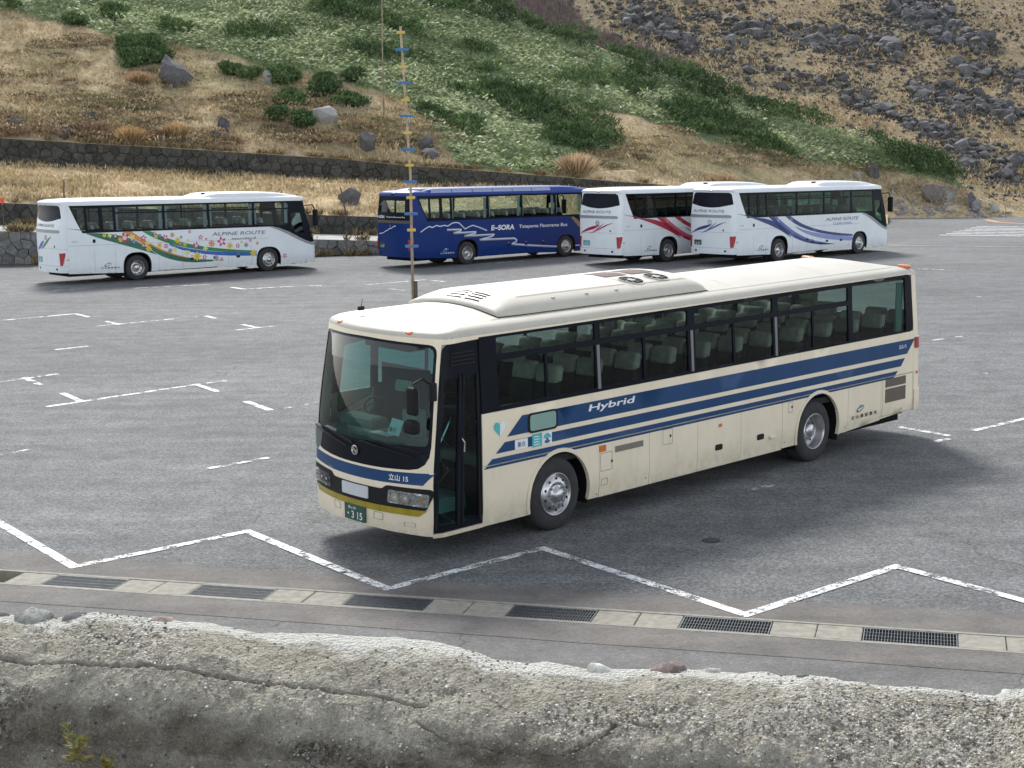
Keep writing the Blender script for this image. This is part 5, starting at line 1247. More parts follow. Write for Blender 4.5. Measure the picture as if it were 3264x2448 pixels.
    for x, k_ in [(1.40, .40), (1.415, .50), (1.50, .66), (1.64, .86), (1.80, .97), (2.0, 1), (5.60, 1), (5.78, .95), (5.89, .75), (5.93, .45), (5.935, .35)]:
        zz = (x - 2) * .006; w_ = .93 - .03 * (1 - k_)
        sec = [(x, u * (w_ / .9), z + zz) for u, z in [(-.90, 3.0)] + [(u, 3.02 + (h - 3.02) * k_ if k_ < 1 else h) for u, h in ((-.885, 3.075), (-.84, 3.13), (-.76, 3.175), (-.60, 3.222), (-.30, 3.265), (0, 3.285), (.30, 3.275), (.60, 3.235), (.76, 3.175), (.84, 3.13), (.885, 3.075))] + [(.90, 3.0)]]
        secs.append(sec)
    n = len(secs[0]); ac.add([p for s_ in secs for p in s_], [(i * n + j, i * n + j + 1, (i + 1) * n + j + 1, (i + 1) * n + j) for i in range(len(secs) - 1) for j in range(n - 1)] + [tuple(range(n))[::-1], tuple(range((len(secs) - 1) * n, len(secs) * n))])
    a = ac.build('air_conditioner', RFC, bus, smooth=True)
    k = MB(); k.rbox((3.68, 0, 3.0), (4.36, 1.66, .12), .03); k.build('base_gap', M_RUB, a)
    aU = [.0, .30, .60, .76, .84, .885, .90]; aH = [3.285, 3.268, 3.226, 3.175, 3.13, 3.075, 3.0]
    def acz(x, u):
        k_ = np.interp(x, [1.40, 1.415, 1.50, 1.64, 1.80, 2.0, 5.60, 5.78, 5.89], [.40, .50, .66, .86, .97, 1, 1, .95, .75]); w_ = .93 - .03 * (1 - k_)
        return 3.02 + (np.interp(abs(u) * .9 / w_, aU, aH) - 3.02) * k_ + (x - 2) * .006
    def acpatch(name, x0, x1, u0, u1, mat, up=.006, nx_=6):
        X2 = np.linspace(x0, x1, nx_); U2 = np.linspace(u0, u1, 8); k = MB()
        k.add([(x, u, acz(x, u) + up) for x in X2 for u in U2], [(i * 8 + j, i * 8 + j + 1, i * 8 + 9 + j, i * 8 + 8 + j) for i in range(nx_ - 1) for j in range(7)]); return k.build(name, mat, a)
    for gidx in range(3):
        for j in range(4): acpatch('louvre', 1.50 + j * .07, 1.53 + j * .07, -.44 + gidx * .36, -.14 + gidx * .36, paint('louvre_dark', (.06, .05, .04), .9, spec=.05), .004, 3)
    for x, u in ((4.60, -.53), (5.22, -.50)):
        f_ = MB(); T_ = np.linspace(0, 6.2832, 25)[:-1]; disc = lambda r, up: [(x + r * math.cos(t), u + r * math.sin(t), acz(x + r * math.cos(t), u + r * math.sin(t)) + up) for t in T_]
        f_.add(disc(.19, .006), [tuple(range(24))], 0); f_.add(disc(.205, .0) + disc(.20, .014) + disc(.185, .012), [(i * 24 + j, i * 24 + (j + 1) % 24, (i + 1) * 24 + (j + 1) % 24, (i + 1) * 24 + j) for i in range(2) for j in range(24)], 1); f_.add(disc(.065, .012), [tuple(range(24))], 2)
        for t in np.linspace(0, 6.2832, 9)[:-1]:
            p1 = (x + .08 * math.cos(t), u + .08 * math.sin(t)); p2 = (x + .185 * math.cos(t + .25), u + .185 * math.sin(t + .25)); f_.tube([(*p1, acz(*p1) + .009), (*p2, acz(*p2) + .009)], .004, 4, 1)
        f_.build('fan', [M_UNDER, RFC, paint('fan_grey', (.26, .27, .27), .5)], a)
    for x in (4.36, 4.98): acpatch('intake_grille', x, x + .52, -.22, .34, paint('grille_rust', (.085, .04, .03), .8, var=.4, scale=30))
    gk = MB()  # dark strips laid on the roof, painting the shaded gap under the air conditioner
    def gstrip(pts, dx, du):
        V_ = [(x + d * dx, u + d * du, rz(x + d * dx, u + d * du) + .006) for x, u in pts for d in (0, 1)]; gk.add(V_, [(2 * i, 2 * i + 1, 2 * i + 3, 2 * i + 2) for i in range(len(pts) - 1)])
    gstrip([(1.365, u) for u in np.linspace(-.95, .95, 24)], .05, 0)
    for sg in (-1, 1): gstrip([(x, sg * .905) for x in np.linspace(1.365, 5.95, 30)], 0, sg * .045)
    gk.build('gap_shade', paint('gap_shade_dark', (.035, .03, .025), .9, spec=.1), a)
    for x in (2.6, 3.3, 3.95): 
        k = MB(); k.rbox((x, -.80, acz(x, -.80)), (.06, .04, .03), .008); k.build('latch', paint('latch_tan', (.42, .38, .3), .6), a)
    for x0, x1, u in ((2.0, 4.3, -.66), (4.45, 5.7, -.70)): acpatch('cover_seam', x0, x1, u - .006, u + .006, SEAM, .004, 12)
    acpatch('cover_seam', 4.36, 4.372, -.80, .80, SEAM, .004, 2)
    for u in (-.725, .725):
        k = MB(); p = B.put(B.fF, np.array([u]), np.array([2.885]), np.array([.0]))[0]; k.rbox((p[0] + .05, p[1], p[2] + .03), (.09, .11, .06), .025); k.build('marker_lamp', M_ORL, bus)
        k = MB(); k.rbox((11.55, u * 1.42, 3.06), (.13, .22, .07), .028); k.build('marker_lamp', M_ORL, bus)
    k = MB(); k.rbox((.30, .62, 3.075), (.10, .05, .06), .015); k.tube([(.30, .62, 3.09), (.34, .63, 3.20)], [.006, .003], 6); k.build('antenna', M_RUB, bus)
    # stripes and side graphics (left side)
    fl = B.fL
    st = [[(1.50, 1.715), (1.21, 1.465), (11.36, 1.475), (11.64, 1.725)], [(1.165, 1.40), (.99, 1.265), (11.15, 1.27), (11.29, 1.405)], [(.925, 1.205), (.79, 1.105), (10.94, 1.105), (11.05, 1.20)]]
    for i, q in enumerate(st):
        for fn in (B.fL, B.fR):
            if i < 2: B.panel('blue_stripe', fn, q, BLU, bus, off=.003, th=0, step=.4)
            else:
                B.panel('blue_stripe', fn, [q[0], (.825, 1.132), (10.97, 1.132), q[3]], BLU, bus, off=.003, th=0, step=.4); B.panel('blue_stripe', fn, [(.82, 1.118), (.765, 1.085), (10.90, 1.085), (10.955, 1.118)], BLU, bus, off=.003, th=0, step=.4)
    B.panel('side_window_frame', fl, rect(1.61, 2.19, 1.445, 1.72, .07), M_RUB, bus, off=.012, th=.02); B.panel('side_window', fl, rect(1.645, 2.155, 1.475, 1.695, .05), paint('frosted_teal', (.20, .34, .30), .3, coat=.4), bus, off=.015, th=.005)
    B.text('model_lettering', 'hybrid', fl, 2.82, 1.555, .125, M_WHITE, bus, 1, .35, width=.98, off=.006)
    B.text('fleet_lettering', 'ty15', fl, 11.07, 1.585, .075, M_WHITE, bus, 1, 0, off=.006)
    TEAL = paint('sticker_teal', (.06, .42, .42), .4); NAVY = paint('sticker_navy', (.09, .10, .24), .4)
    hp = lambda k_, dx: [(1.075 + dx + k_ * 16 * math.sin(t) ** 3, 1.60 + k_ * (13 * math.cos(t) - 5 * math.cos(2 * t) - 2 * math.cos(3 * t) - math.cos(4 * t))) for t in np.linspace(0, 2 * math.pi, 33)[:-1]]
    H = hp(.0072, 0); B.panel('heart_sticker', fl, [q for q in H if q[0] <= 1.0751] + [(1.12, 1.56)], TEAL, bus, off=.005, th=0, grid=False); B.panel('heart_sticker', fl, [q for q in H if q[0] >= 1.0749], M_WHITE, bus, off=.0045, th=0, grid=False)
    B.panel('notice_sticker', fl, rect(1.355, 1.60, 1.265, 1.395), M_WHITE, bus, off=.006, th=.003); B.text('sticker_lettering', 'nori', fl, 1.40, 1.29, .075, NAVY, bus, 1, off=.010)
    B.panel('notice_sticker', fl, rect(1.69, 1.88, 1.245, 1.425), TEAL, bus, off=.006, th=.003); B.panel('notice_sticker', fl, rect(1.882, 2.075, 1.25, 1.43), M_WHITE, bus, off=.006, th=.003)
    for j in range(4): B.panel('sticker_print', fl, rect(1.72, 1.72 + .12 - .02 * (j % 2), 1.27 + j * .036, 1.282 + j * .036), M_WHITE, bus, off=.0095, th=0, grid=False)
    B.panel('sticker_print', fl, [(1.90, 1.34), (1.93, 1.39), (1.98, 1.41), (2.03, 1.39), (2.06, 1.34), (2.02, 1.335), (1.98, 1.355), (1.94, 1.335)], TEAL, bus, off=.0095, th=0, grid=False); B.panel('sticker_print', fl, ellp(1.98, 1.29, .055, .026), NAVY, bus, off=.0095, th=0, grid=False); B.panel('sticker_print', fl, ellp(1.98, 1.325, .022, .022, 10), NAVY, bus, off=.0105, th=0, grid=False)
    # hatches, handles, vents
    B.panel('side_reflector', fl, rect(3.065, 3.20, .965, 1.06, .01), M_ORL, bus, off=.008, th=.01); B.panel('side_reflector', fl, rect(5.84, 5.92, .93, .98), M_ORL, bus, off=.008, th=.01)
    vt = B.panel('vent', fl, rect(3.40, 4.03, .91, 1.0), paint('vent_grey', (.26, .25, .22), .6), bus, off=.004, th=.01)
    for j in range(5): B.panel('vent_slat', fl, rect(3.41, 4.02, .918 + j * .017, .926 + j * .017), SEAM, vt, off=.008, th=.004, step=.6)
    for r in (rect(3.085, 3.34, .68, .945, .015), rect(3.10, 3.24, .475, .57, .01), rect(4.48, 4.71, .85, 1.085, .02), rect(7.70, 7.83, .90, 1.07, .01)): ringp(B, 'hatch', fl, r, .009, SEAM, bus, .002)
    for x, z in ((4.66, .97), (7.80, .985), (3.33, .80)): B.panel('hatch_lock', fl, ellp(x, z, .018, .022, 10), M_RUB, bus, off=.006, th=.004, grid=False)
    for x in (5.85, 6.94): B.panel('luggage_handle', fl, rect(x - .09, x + .09, .57, .66, .03), M_RUB, bus, off=.006, th=.008)
    k = MB(); p = B.put(fl, np.array([7.26]), np.array([.57]), np.array([.02]))[0]; k.rbox(tuple(p), (.16, .05, .06), .022); k.build('luggage_latch', CRM, bus)
    GR = paint('grille_brown', (.105, .09, .075), .7, var=.35, scale=60)
    ringp(B, 'engine_door', fl, rect(10.56, 11.57, .44, 1.115, .01), .008, SEAM, bus, .002)
    for z0, z1 in ((.67, .915), (.945, 1.09)):
        g = B.panel('engine_grille', fl, rect(10.65, 11.32, z0, z1), GR, bus, off=.006, th=.01)
        for j in range(int((z1 - z0) / .03)): B.panel('grille_bar', fl, rect(10.655, 11.315, z0 + .01 + j * .03, z0 + .02 + j * .03), SEAM, g, off=.011, th=.005, step=.7)
    B.text('company_lettering', 'tkk', fl, 9.57, .52, .065, M_RUB, bus, 1, width=.82, rise=.0, off=.005)
    swirl_logo(B, fl, 9.85, .68, .115, 1, bus, (paint('logo_navy', (.04, .10, .16), .4), paint('logo_teal', (.10, .28, .32), .4)))
    for x, z in ((3.02, .36), (4.1, .42), (7.62, .42), (9.4, .42), (10.56, .45), (11.2, .50)): B.panel('bolt', fl, ellp(x, z, .012, .012, 8), SEAM, bus, off=.004, th=.003, grid=False)
    # wheels, seats, driver's place
    for x, rear in ((2.165, False), (8.50, True)):
        for sg in (-1, 1): wheel(bus, x, sg * (B.hw - (.03 if not rear else .05)), .515, rear, .0)
    seats(bus, [1.95 + .83 * i for i in range(12)], 1.16)
    o = link('seat', SEAT, bus, loc=(.75, .62, .95)); link('headrest_cover', SCOV, o)
    k = MB(); k.rbox((.12, .25, 1.30), (.62, 1.75, .38), .08); k.rbox((.30, .62, 1.50), (.35, .75, .22), .08); k.build('dashboard', paint('dash_grey', (.16, .18, .18), .7, spec=.1), bus)
    k = MB(); th = np.linspace(0, 6.283, 25); k.tube([(.52 + .16 * math.sin(t) * .5, .62 + .23 * math.cos(t), 1.70 + .2 * math.sin(t) * .55) for t in th], .016, 6); k.tube([(.3, .62, 1.5), (.52, .62, 1.70)], .03, 6); k.build('steering_wheel', M_RUB, bus)
    k = MB(); k.add([(.02, -.42, 1.50), (.06, -.14, 1.50), (.14, -.16, 1.70), (.10, -.44, 1.70)], [(0, 1, 2, 3)]); k.add([(-.08, -.30, 1.495), (-.05, .10, 1.495), (.10, .08, 1.50), (.06, -.32, 1.50)], [(0, 1, 2, 3)]); k.build('paper_card', M_WHITE, bus)
    v, f, asp = TX['card']; hh = .06; vv_ = [(.035 + .003 + .1 * (.2 + q[1] * hh / .2) * .9 - .012, -.17 - .02 - q[0] * hh, 1.535 + q[1] * hh) for q in v]; link('card_lettering', mesh('card_lettering', vv_, f, M_RUB), bus)
    k = MB(); k.box(1.05, 1.08, .10, 1.10, 1.0, 2.2); k.build('partition', M_INT, bus)
    k = MB(); k.rbox((.42, .05, 2.70), (.36, .9, .22), .03); k.build('destination_box', M_INT, bus)
    k = MB(); k.rbox((.30, -.42, 1.62), (.22, .26, .42), .03); k.build('fare_box', paint('fare_box_grey', (.20, .21, .21), .6), bus)
    k = MB(); k.box(.95, 1.0, -1.1, -.95, 1.0, 2.0); k.build('door_post', M_INT, bus)
    cu = MB(); V_ = []; nn = 26
    for j, z in enumerate(np.linspace(1.93, 2.80, 10)):
        for i in range(nn): t = i / (nn - 1); V_.append((11.33 - (.20 + .16 * (1 - abs(z - 2.35) / .45) ** 0 * max(0, (2.1 - z))) * t - .0, -1.12 + .03 * math.sin(t * 22 + z), z))
    cu.add(V_, [(j * nn + i, j * nn + i + 1, (j + 1) * nn + i + 1, (j + 1) * nn + i) for j in range(9) for i in range(nn - 1)]); cu.build('curtain', paint('curtain_teal', (.22, .42, .38), .8), bus, smooth=True)
    # mirrors
    def mirror(sg, base, tip, c, d):
        k = MB(); k.tube([base, tuple((np.array(base) + np.array(tip)) / 2 + [-.02, 0, .08]), tip], .015, 7); r = k.build('side_mirror', M_RUB, bus)
        k = MB(); k.rbox(c, d, .04, 2); k.build('mirror_housing', paint('mirror_black', (.014, .013, .014), .6, spec=.12), r)
        k = MB(); k.rbox((c[0] + .0, c[1] + .02, c[2] - .33), (.14, .22, .18), .05, 3); k.build('under_mirror', paint('mirror_black', (.014, .013, .014), .6, spec=.12), r)
        k = MB(); k.box(c[0] + d[0] / 2 + .001, c[0] + d[0] / 2 + .004, c[1] - d[1] * .4, c[1] + d[1] * .4, c[2] - d[2] * .42, c[2] + d[2] * .42); k.build('mirror_glass', M_CHROME, r)
    mirror(-1, (-.08, -1.22, 2.30), (-.44, -1.24, 2.36), (-.44, -1.22, 2.14), (.08, .19, .36))
    mirror(1, (.25, 1.20, 2.42), (.38, 1.42, 2.36), (.40, 1.40, 2.12), (.12, .22, .36))
    k = MB(); k.rbox((-.10, -1.235, 2.22), (.10, .07, .24), .02); k.build('mirror_bracket', M_RUB, bus)
    # the body leans a little towards the lot's fall (far side up); wheels stay on the ground
    def lean(o, first):
        if o.type == 'MESH' and o.data.users == 1 and tuple(o.location) == (0, 0, 0):
            v = np.empty(len(o.data.vertices) * 3, np.float32); o.data.vertices.foreach_get('co', v); v = v.reshape(-1, 3); v[:, 2] += .034 * (v[:, 1] + 1.245); o.data.vertices.foreach_set('co', v.ravel()); o.data.update()
        elif first: o.location.z += .034 * (o.location.y + 1.245)
        for c in o.children: lean(c, False)
    for o in bus.children:
        if not o.name.startswith('wheel'): lean(o, True)
    return bus
cb = cream_bus()
th0 = 0.78959
off_ = np.array([-.92723, 19.72944]) + 1.245 * np.array([-math.sin(th0), math.cos(th0)])
cb.location = (off_[0], off_[1], 0.0); cb.rotation_euler = (0, 0, th0)
cb['label'] = 'cream bus with navy stripes and a dark folding door, parked nearest'; cb['category'] = 'bus'
# ------------------------------------------------------------------ the four coaches at the back
def coach(kind, yaw, rx, ry, label):
    bus = bpy.data.objects.new('tour_bus', None); COL.objects.link(bus)
    blue = kind == 'blue'
    B = Body(-.02, .10, .20, 11.86, 11.98, .14, rf=lambda z: .50 * (np.clip(z - 1.05, 0, 3) / 1.95) ** 1.25, rr=lambda z: -.10 * sstep(z, 1.9, 3.05) + .0 * z, ins=lambda z: .05 * sstep(z, 1.8, 3.1) + .03 * (1 - sstep(z, .3, .7)), tilt=.012, x0=5.6, fade=1.0)
    BODY = paint('coach_blue', (.006, .028, .15), .35, coat=.0, var=.05, spec=.18) if blue else paint('coach_white', (.70, .74, .76), .36, coat=.08, var=.03, dirt=.05, mud=.3, spec=.3)
    ROOF = paint('coach_blue_roof', (.012, .04, .21), .38, coat=.0, var=.05, spec=.25) if blue else paint('coach_white_roof', (.66, .69, .71), .32, coat=.2, var=.03)
    SIL = paint('silver_trim', (.26, .27, .285), .45, .2)
    GL = {'flower': glass('glass_flower', (.62, .74, .74), 1.25), 'blue': glass('glass_blue_bus', (.72, .82, .80), 1.25), 'red': glass('glass_dark', (.20, .22, .23), 1.2), 'navy': glass('glass_teal', (.24, .42, .41), 1.2)}[kind]
    SEAM = paint('seam_dark_blue', (.008, .012, .05), .6) if blue else paint('seam_grey', (.36, .39, .41), .6)
    xl = lambda xf: 11.80 - xf
    k = MB(); k.box(.6, 11.7, -1.17, 1.17, 1.15, 1.22)
    for sg in (-1, 1): k.box(1.2, 11.6, sg * 1.20 - .01, sg * 1.20 + .01, 1.2, 1.95)
    k.box(11.55, 11.6, -1.1, 1.1, .6, 2.3); k.build('floor', M_INT, bus)
    k = MB(); k.box(.6, 11.5, -1.1, 1.1, 2.98, 3.02); k.build('ceiling_lining', M_CEIL, bus)
    k = MB(); k.box(.4, 11.5, -1.0, 1.0, .30, .42); k.box(8.0, 9.3, -.95, .95, .42, 1.1); k.build('underbody', M_UNDER, bus)
    WX = [(xl(4.37), xl(2.28)), (xl(6.43), xl(4.46)), (xl(8.58), xl(6.52)), (xl(10.36), xl(8.67))]
    curve = [(2.35, 1.965), (1.95, 1.90), (1.5, 1.74), (1.0, 1.50), (.6, 1.32), (.3, 1.22)]
    for fn, sg in ((B.fR, 1), (B.fL, -1)):
        # window band
        out = [(xl(.83), 1.965), (xl(.24), 3.05), (.34, 3.05)] + [(.34, 1.235)] + curve[::-1][1:]
        holes = [rect(a, b_, 2.03, 2.70, .03) for a, b_ in WX] + [rect(a, b_, 2.755, 2.98, .03) for a, b_ in WX] if not blue else [rect(a, b_, 2.03, 2.98, .05) for a, b_ in WX]
        holes += [rect(xl(1.56), xl(1.05), 2.10, 2.93, .06), rect(xl(2.18), xl(1.72), 2.04, 2.96, .04), rpoly([(xl(.95), 2.98), (xl(.36), 2.98), (xl(.80), 2.12), (xl(.95), 2.06)], .03)]
        holes.append(rpoly([(.62, 1.50), (1.30, 1.75), (1.30, 2.52), (.72, 2.52)], .05))
        B.panel('window_band', fn, out, M_FRAME, bus, holes, off=.004, th=.03, step=.25)
        for h in holes: B.panel('window', fn, h, GL, bus, off=-.015, th=0, step=.5, grid=False)
        # lower body
        B.panel('upper_side_panel', fn, [(.34, 1.225)] + [(x, z - .0) for x, z in curve[::-1][1:]] + [(xl(.83), 1.957), (11.62, 1.957), (11.62, 1.12), (.34, 1.12)], BODY, bus, step=.3)
        B.panel('rear_quarter_panel', fn, [(xl(.83), 1.957), (11.62, 1.957), (11.62, 3.06), (xl(.24), 3.06)], BODY, bus, step=.2)
        B.panel('roof_rail', fn, [(.34, 3.05), (11.62, 3.05), (11.62, 3.09), (.34, 3.09)], BODY, bus, step=.3)
        fx, rx_ = 2.50, 8.66
        B.panel('fender_panel', fn, arch_notch(.34, 5.0, .33, 1.12, fx, .50, .575, 2.6), BODY, bus, step=.14)
        B.panel('fender_panel', fn, arch_notch(5.0, 11.62, .36, 1.12, rx_, .50, .59, 2.6), BODY, bus, step=.14)
        for cx, R in ((fx, .57), (rx_, .585)):
            B.panel('arch_lip', fn, arch_ring(cx, .50, R, R + .035, .36, 2.6), M_RUB, bus, off=.008, th=.04, step=.1, grid=False); well(bus, B, cx, .5, R, sg)
        if not blue: B.panel('silver_swoosh', fn, [(2.42, 1.955), (2.35, 1.985)] + curve[1:] + [(.12, 1.19), (.12, 1.10), (.3, 1.11), (.6, 1.19), (1.0, 1.36), (1.5, 1.60), (1.95, 1.80)], SIL, bus, off=.006, th=.008, step=.15)
        for z in (1.46,): B.panel('body_seam', fn, rect(2.5 if not blue else 9, 11.6, z, z + .014), SEAM, bus, off=.002, th=0, step=.6, grid=False)
        for x in (3.35, 4.45, 5.55, 6.6, 7.7, 9.6, 10.5): B.panel('body_seam', fn, rect(x, x + .014, .37, 1.2), SEAM, bus, off=.002, th=0, step=.4, grid=False)
        for x in (4.0, 5.1, 6.2): B.panel('luggage_handle', fn, rect(x - .09, x + .09, .70, .79, .02), M_RUB, bus, off=.005, th=.006, grid=False); B.panel('side_reflector', fn, rect(x - .05, x + .03, .84, .88), M_ORL, bus, off=.005, th=.005, grid=False)
        if not blue: B.panel('fuel_cap', fn, rect(xl(1.36), xl(1.24), 1.56, 1.70, .03), M_RUB, bus, off=.005, th=.005, grid=False)
        B.panel('marker_lamp', fn, rect(xl(.22), xl(.10), .90, .94), M_ORL, bus, off=.006, th=.005, grid=False)
        B.text('company_lettering', 'tkk', fn, (xl(1.55) if sg > 0 else xl(2.3)), .50, .07, M_WHITE if blue else M_RUB, bus, -sg, width=.8, off=.006)
        swirl_logo(B, fn, xl(1.85), .66, .16, -sg, bus, (paint('logo_green', (.05, .22, .20), .4) if not blue else paint('logo_cyan', (.04, .32, .36), .4), paint('logo_grey', (.3, .36, .36), .4)))
    # front
    su = B.su; sR = B.sx(.345); sL = -sR
    B.panel('front_panel', B.fS, [(sL, .33), (sR, .33), (sR, 1.23), (sL, 1.23)], BODY, bus, step=.14)
    gw = rpoly([(sL * .93, 1.42), (0, 1.36), (sR * .93, 1.42), (sR * .93, 2.90), (0, 2.95), (sL * .93, 2.90)], .1)
    B.panel('windscreen_frame', B.fS, [(sL, 1.23), (sR, 1.23), (sR, 3.06), (sL, 3.06)], M_FRAME, bus, [gw], step=.14); B.panel('windscreen', B.fS, gw, GL, bus, off=-.01, th=0, step=.14)
    # rear
    rl = B.L - B.sx(11.625); fb = B.fB
    rw = rpoly([(-1.20, 2.56), (-.55, 2.44), (.05, 2.40), (.55, 2.44), (1.20, 2.56), (1.10, 3.0), (.95, 3.06), (-.95, 3.06), (-1.10, 3.0)], [.05, .2, .2, .2, .05, .1, .1, .1, .1])
    if blue: rw = rect(-1.17, 1.17, 2.02, 3.04, .08)
    B.panel('rear_panel', fb, [(-rl, .40), (rl, .40), (rl, 3.09), (-rl, 3.09)], BODY, bus, [rw], step=.12)
    gwin = rect(-1.05, .85, 2.36, 2.86, .04) if blue else None
    if blue:
        B.panel('rear_window_frame', fb, rw, M_FRAME, bus, [gwin], off=.003, th=.02); B.panel('rear_window', fb, gwin, GL, bus, off=-.01, th=0)
        B.panel('gold_band', fb, rect(-1.2, 1.15, 1.88, 2.0), paint('gold_brown', (.10, .07, .04), .5), bus, off=.006, th=.006)
        B.text('rear_lettering', 'en', fb, -1.15, 2.08, .13, M_WHITE, bus, 1, .2, width=.62, off=.01); B.text('rear_lettering', 'tpb', fb, -.42, 2.10, .08, M_WHITE, bus, 1, .2, width=1.3, off=.01)
    else:
        B.panel('rear_window', fb, rw, M_FRAME, bus, off=-.006, th=0)
        B.panel('silver_strip', fb, rpoly([(-1.22, 1.98), (1.10, 1.98), (1.14, 2.04), (1.05, 2.10), (-1.22, 2.10)], .03), SIL, bus, off=.02, th=.03)
        B.text('rear_lettering', 'alp', fb, -1.02, 2.20, .12, paint('letter_grey', (.13, .14, .15), .5), bus, 1, .25, width=1.75, off=.008)
    # emblem and rear details
    k = MB(); c = B.put(fb, np.array([1e-4]), np.array([1.78]), np.array([.012]))[0]
    k.lathe([(.10, 0), (.105, .008), (.085, .008), (.08, 0)], 20); k.box(-.09, .09, .0, .008, -.012, .012); e = k.build('emblem', M_CHROME, bus, loc=tuple(c)); e.rotation_euler = (0, .6, -math.pi / 2)
    for sg in (-1, 1):
        pts = [(sg * (rl - .10), 1.20), (sg * (rl - .40), 1.18), (sg * (rl - .36), .68), (sg * (rl - .22), .70)]
        tl = B.panel('tail_lamp', fb, rpoly(pts, .04), M_REDL, bus, off=.015, th=.02, step=.06)
        for j in range(3): B.panel('lamp_divider', fb, rect(*sorted((sg * (rl - .16), sg * (rl - .37))), .78 + j * .13, .79 + j * .13), paint('lamp_dark_red', (.14, .008, .01), .4), tl, off=.018, th=.003, grid=False)
        B.panel('reversing_lamp', fb, rect(*sorted((sg * .78, sg * .88)), .50, .58), M_RUB, bus, off=.01, th=.01, grid=False)
    pl = B.panel('number_plate', fb, rect(-.92, -.48, .78, 1.0, .01), M_GREENP if kind in ('blue', 'navy') else paint('plate_teal', (.10, .34, .38), .45), bus, off=.02, th=.02)
    B.text('plate_lettering', 'p2' if kind == 'navy' else 'p1', fb, -.88, .81, .10, M_WHITE, pl, 1, width=.34, off=.025)
    if not blue:
        B.text('fleet_lettering', {'flower': 'n33', 'red': 'n37', 'navy': 'n28'}[kind], B.fR, xl(.35), 1.60, .07, SIL, bus, -1, off=.006)
        B.panel('bumper_seam', fb, rect(-rl, rl, .66, .675), SEAM, bus, off=.003, th=0, grid=False); B.panel('bumper_seam', fb, rect(-rl, rl, 1.34, 1.352), SEAM, bus, off=.003, th=0, grid=False)
        B.panel('rear_lock', fb, ellp(.72, 1.44, .035, .045, 10), M_RUB, bus, off=.01, th=.008, grid=False)
    # roof
    B.roof('roof', 3.085, [(0, 0, -.03), (0, 0, 0), (.02, .0 if blue else -.06, .06), (.06, .04 if blue else -.02, .12), (.14, .16, .165), (.3, .35, .19), (.7, .8, .215), (1.1, 1.2, .23), (1.245, 1.3, .23)], ROOF, bus)
    def hump(name, xs, hw_, top, mat, z0=3.19, sh=.5):
        m = MB(); secs = []
        for x, k_ in xs:
            zz = .012 * (x - 5.6); w_ = hw_ * (1 - .12 * (1 - k_)); secs.append([(x, u * w_, z0 + zz + (top - z0) * h * k_) for u, h in ((-1, -.3), (-.985, .35), (-.93, .75), (-.8, .92), (-.4, .99), (0, 1), (.4, .99), (.8, .92), (.93, .75), (.985, .35), (1, -.3))])
        n = 11; m.add([p for s_ in secs for p in s_], [(i * n + j, i * n + j + 1, (i + 1) * n + j + 1, (i + 1) * n + j) for i in range(len(secs) - 1) for j in range(n - 1)]); return m.build(name, mat, bus, smooth=True)
    if not blue:
        a = hump('air_conditioner', [(.55, .05), (.8, .3), (1.2, .6), (1.8, .85), (2.6, .98), (3.4, 1), (4.6, 1), (5.0, .9), (5.35, .55), (5.6, .2), (5.75, 0)], 1.02, 3.47, ROOF)
        k = MB(); k.rbox((5.1, .45, 3.42), (.22, .18, .05), .02); k.build('vent_cap', M_RUB, a)
    else:
        hump('raised_roof', [(.45, .0), (.7, .25), (1.2, .65), (1.9, .92), (2.6, 1), (10.4, 1), (10.8, .8), (11.2, .5), (11.5, .2), (11.6, 0)], 1.13, 3.40, ROOF, 3.12)
        SKY_ = paint('skylight_glass', (.22, .26, .42), .12, coat=.6); 
        for i in range(6):
            x1 = xl(1.15) - i * 1.21; x0 = x1 - 1.17
            for sg in (1, -1):
                k = MB(); V_ = []
                for x in (x0, x1):
                    zz = .012 * (x - 5.6)
                    for u, z in ((1.145, 3.19), (1.138, 3.245), (1.095, 3.345)): V_.append((x, sg * (u + .012), z + zz))
                k.add(V_, [(0, 1, 4, 3), (1, 2, 5, 4)]).build('skylight', SKY_, bus)
        k = MB(); k.rbox((10.75, .4, 3.40), (.5, .9, .10), .04); k.build('roof_vent', paint('pale_blue_vent', (.3, .34, .5), .4), bus)
        for fn in (B.fR, B.fL): B.panel('gold_corner', fn, [(xl(9.62), 1.90), (xl(9.80), 1.93), (xl(10.3), 1.60), (xl(10.3), 1.38), (xl(10.15), 1.42)], paint('gold_brown2', (.26, .15, .05), .5), bus, off=.006, th=0, step=.2)
    k = MB(); p = B.put(fb, np.array([1e-3]), np.array([3.12]), np.array([.02]))[0]; k.rbox((p[0] - .02, 0, p[2] + .02), (.10, .16, .07), .02); k.build('rear_camera', M_RUB, bus)
    for x, rear in ((2.50, False), (8.66, True)):
        for sg in (-1, 1): wheel(bus, x, sg * (B.hw - .035), .515, rear)
    seats(bus, [2.4 + .86 * i for i in range(10)], 1.2)
    # curtains beside the pillars, mirror
    CUR = paint('curtain_pale', (.42, .48, .47), .8)
    for a, b_ in WX:
        for x in (a + .07, b_ - .07):
            m = MB(); V_ = [(x - .07 + .02 * i, B.hw - .13 + .015 * (-1) ** i, z) for z in (2.05, 2.95) for i in range(8)]; m.add(V_, [(i, i + 1, 9 + i, 8 + i) for i in range(7)])
            if kind in ('flower', 'blue', 'navy'): m.build('curtain', CUR, bus)
    for sg in (1, -1):
        k = MB(); k.tube([(.55, sg * 1.15, 2.78), (.25, sg * 1.30, 2.80), (.16, sg * 1.33, 2.6)], .03, 6); r = k.build('side_mirror', M_RUB, bus); k = MB(); k.rbox((.14, sg * 1.33, 2.25), (.16, .24, .72), .05); k.build('mirror_housing', paint('mirror_black', (.02, .018, .02), .35), r)
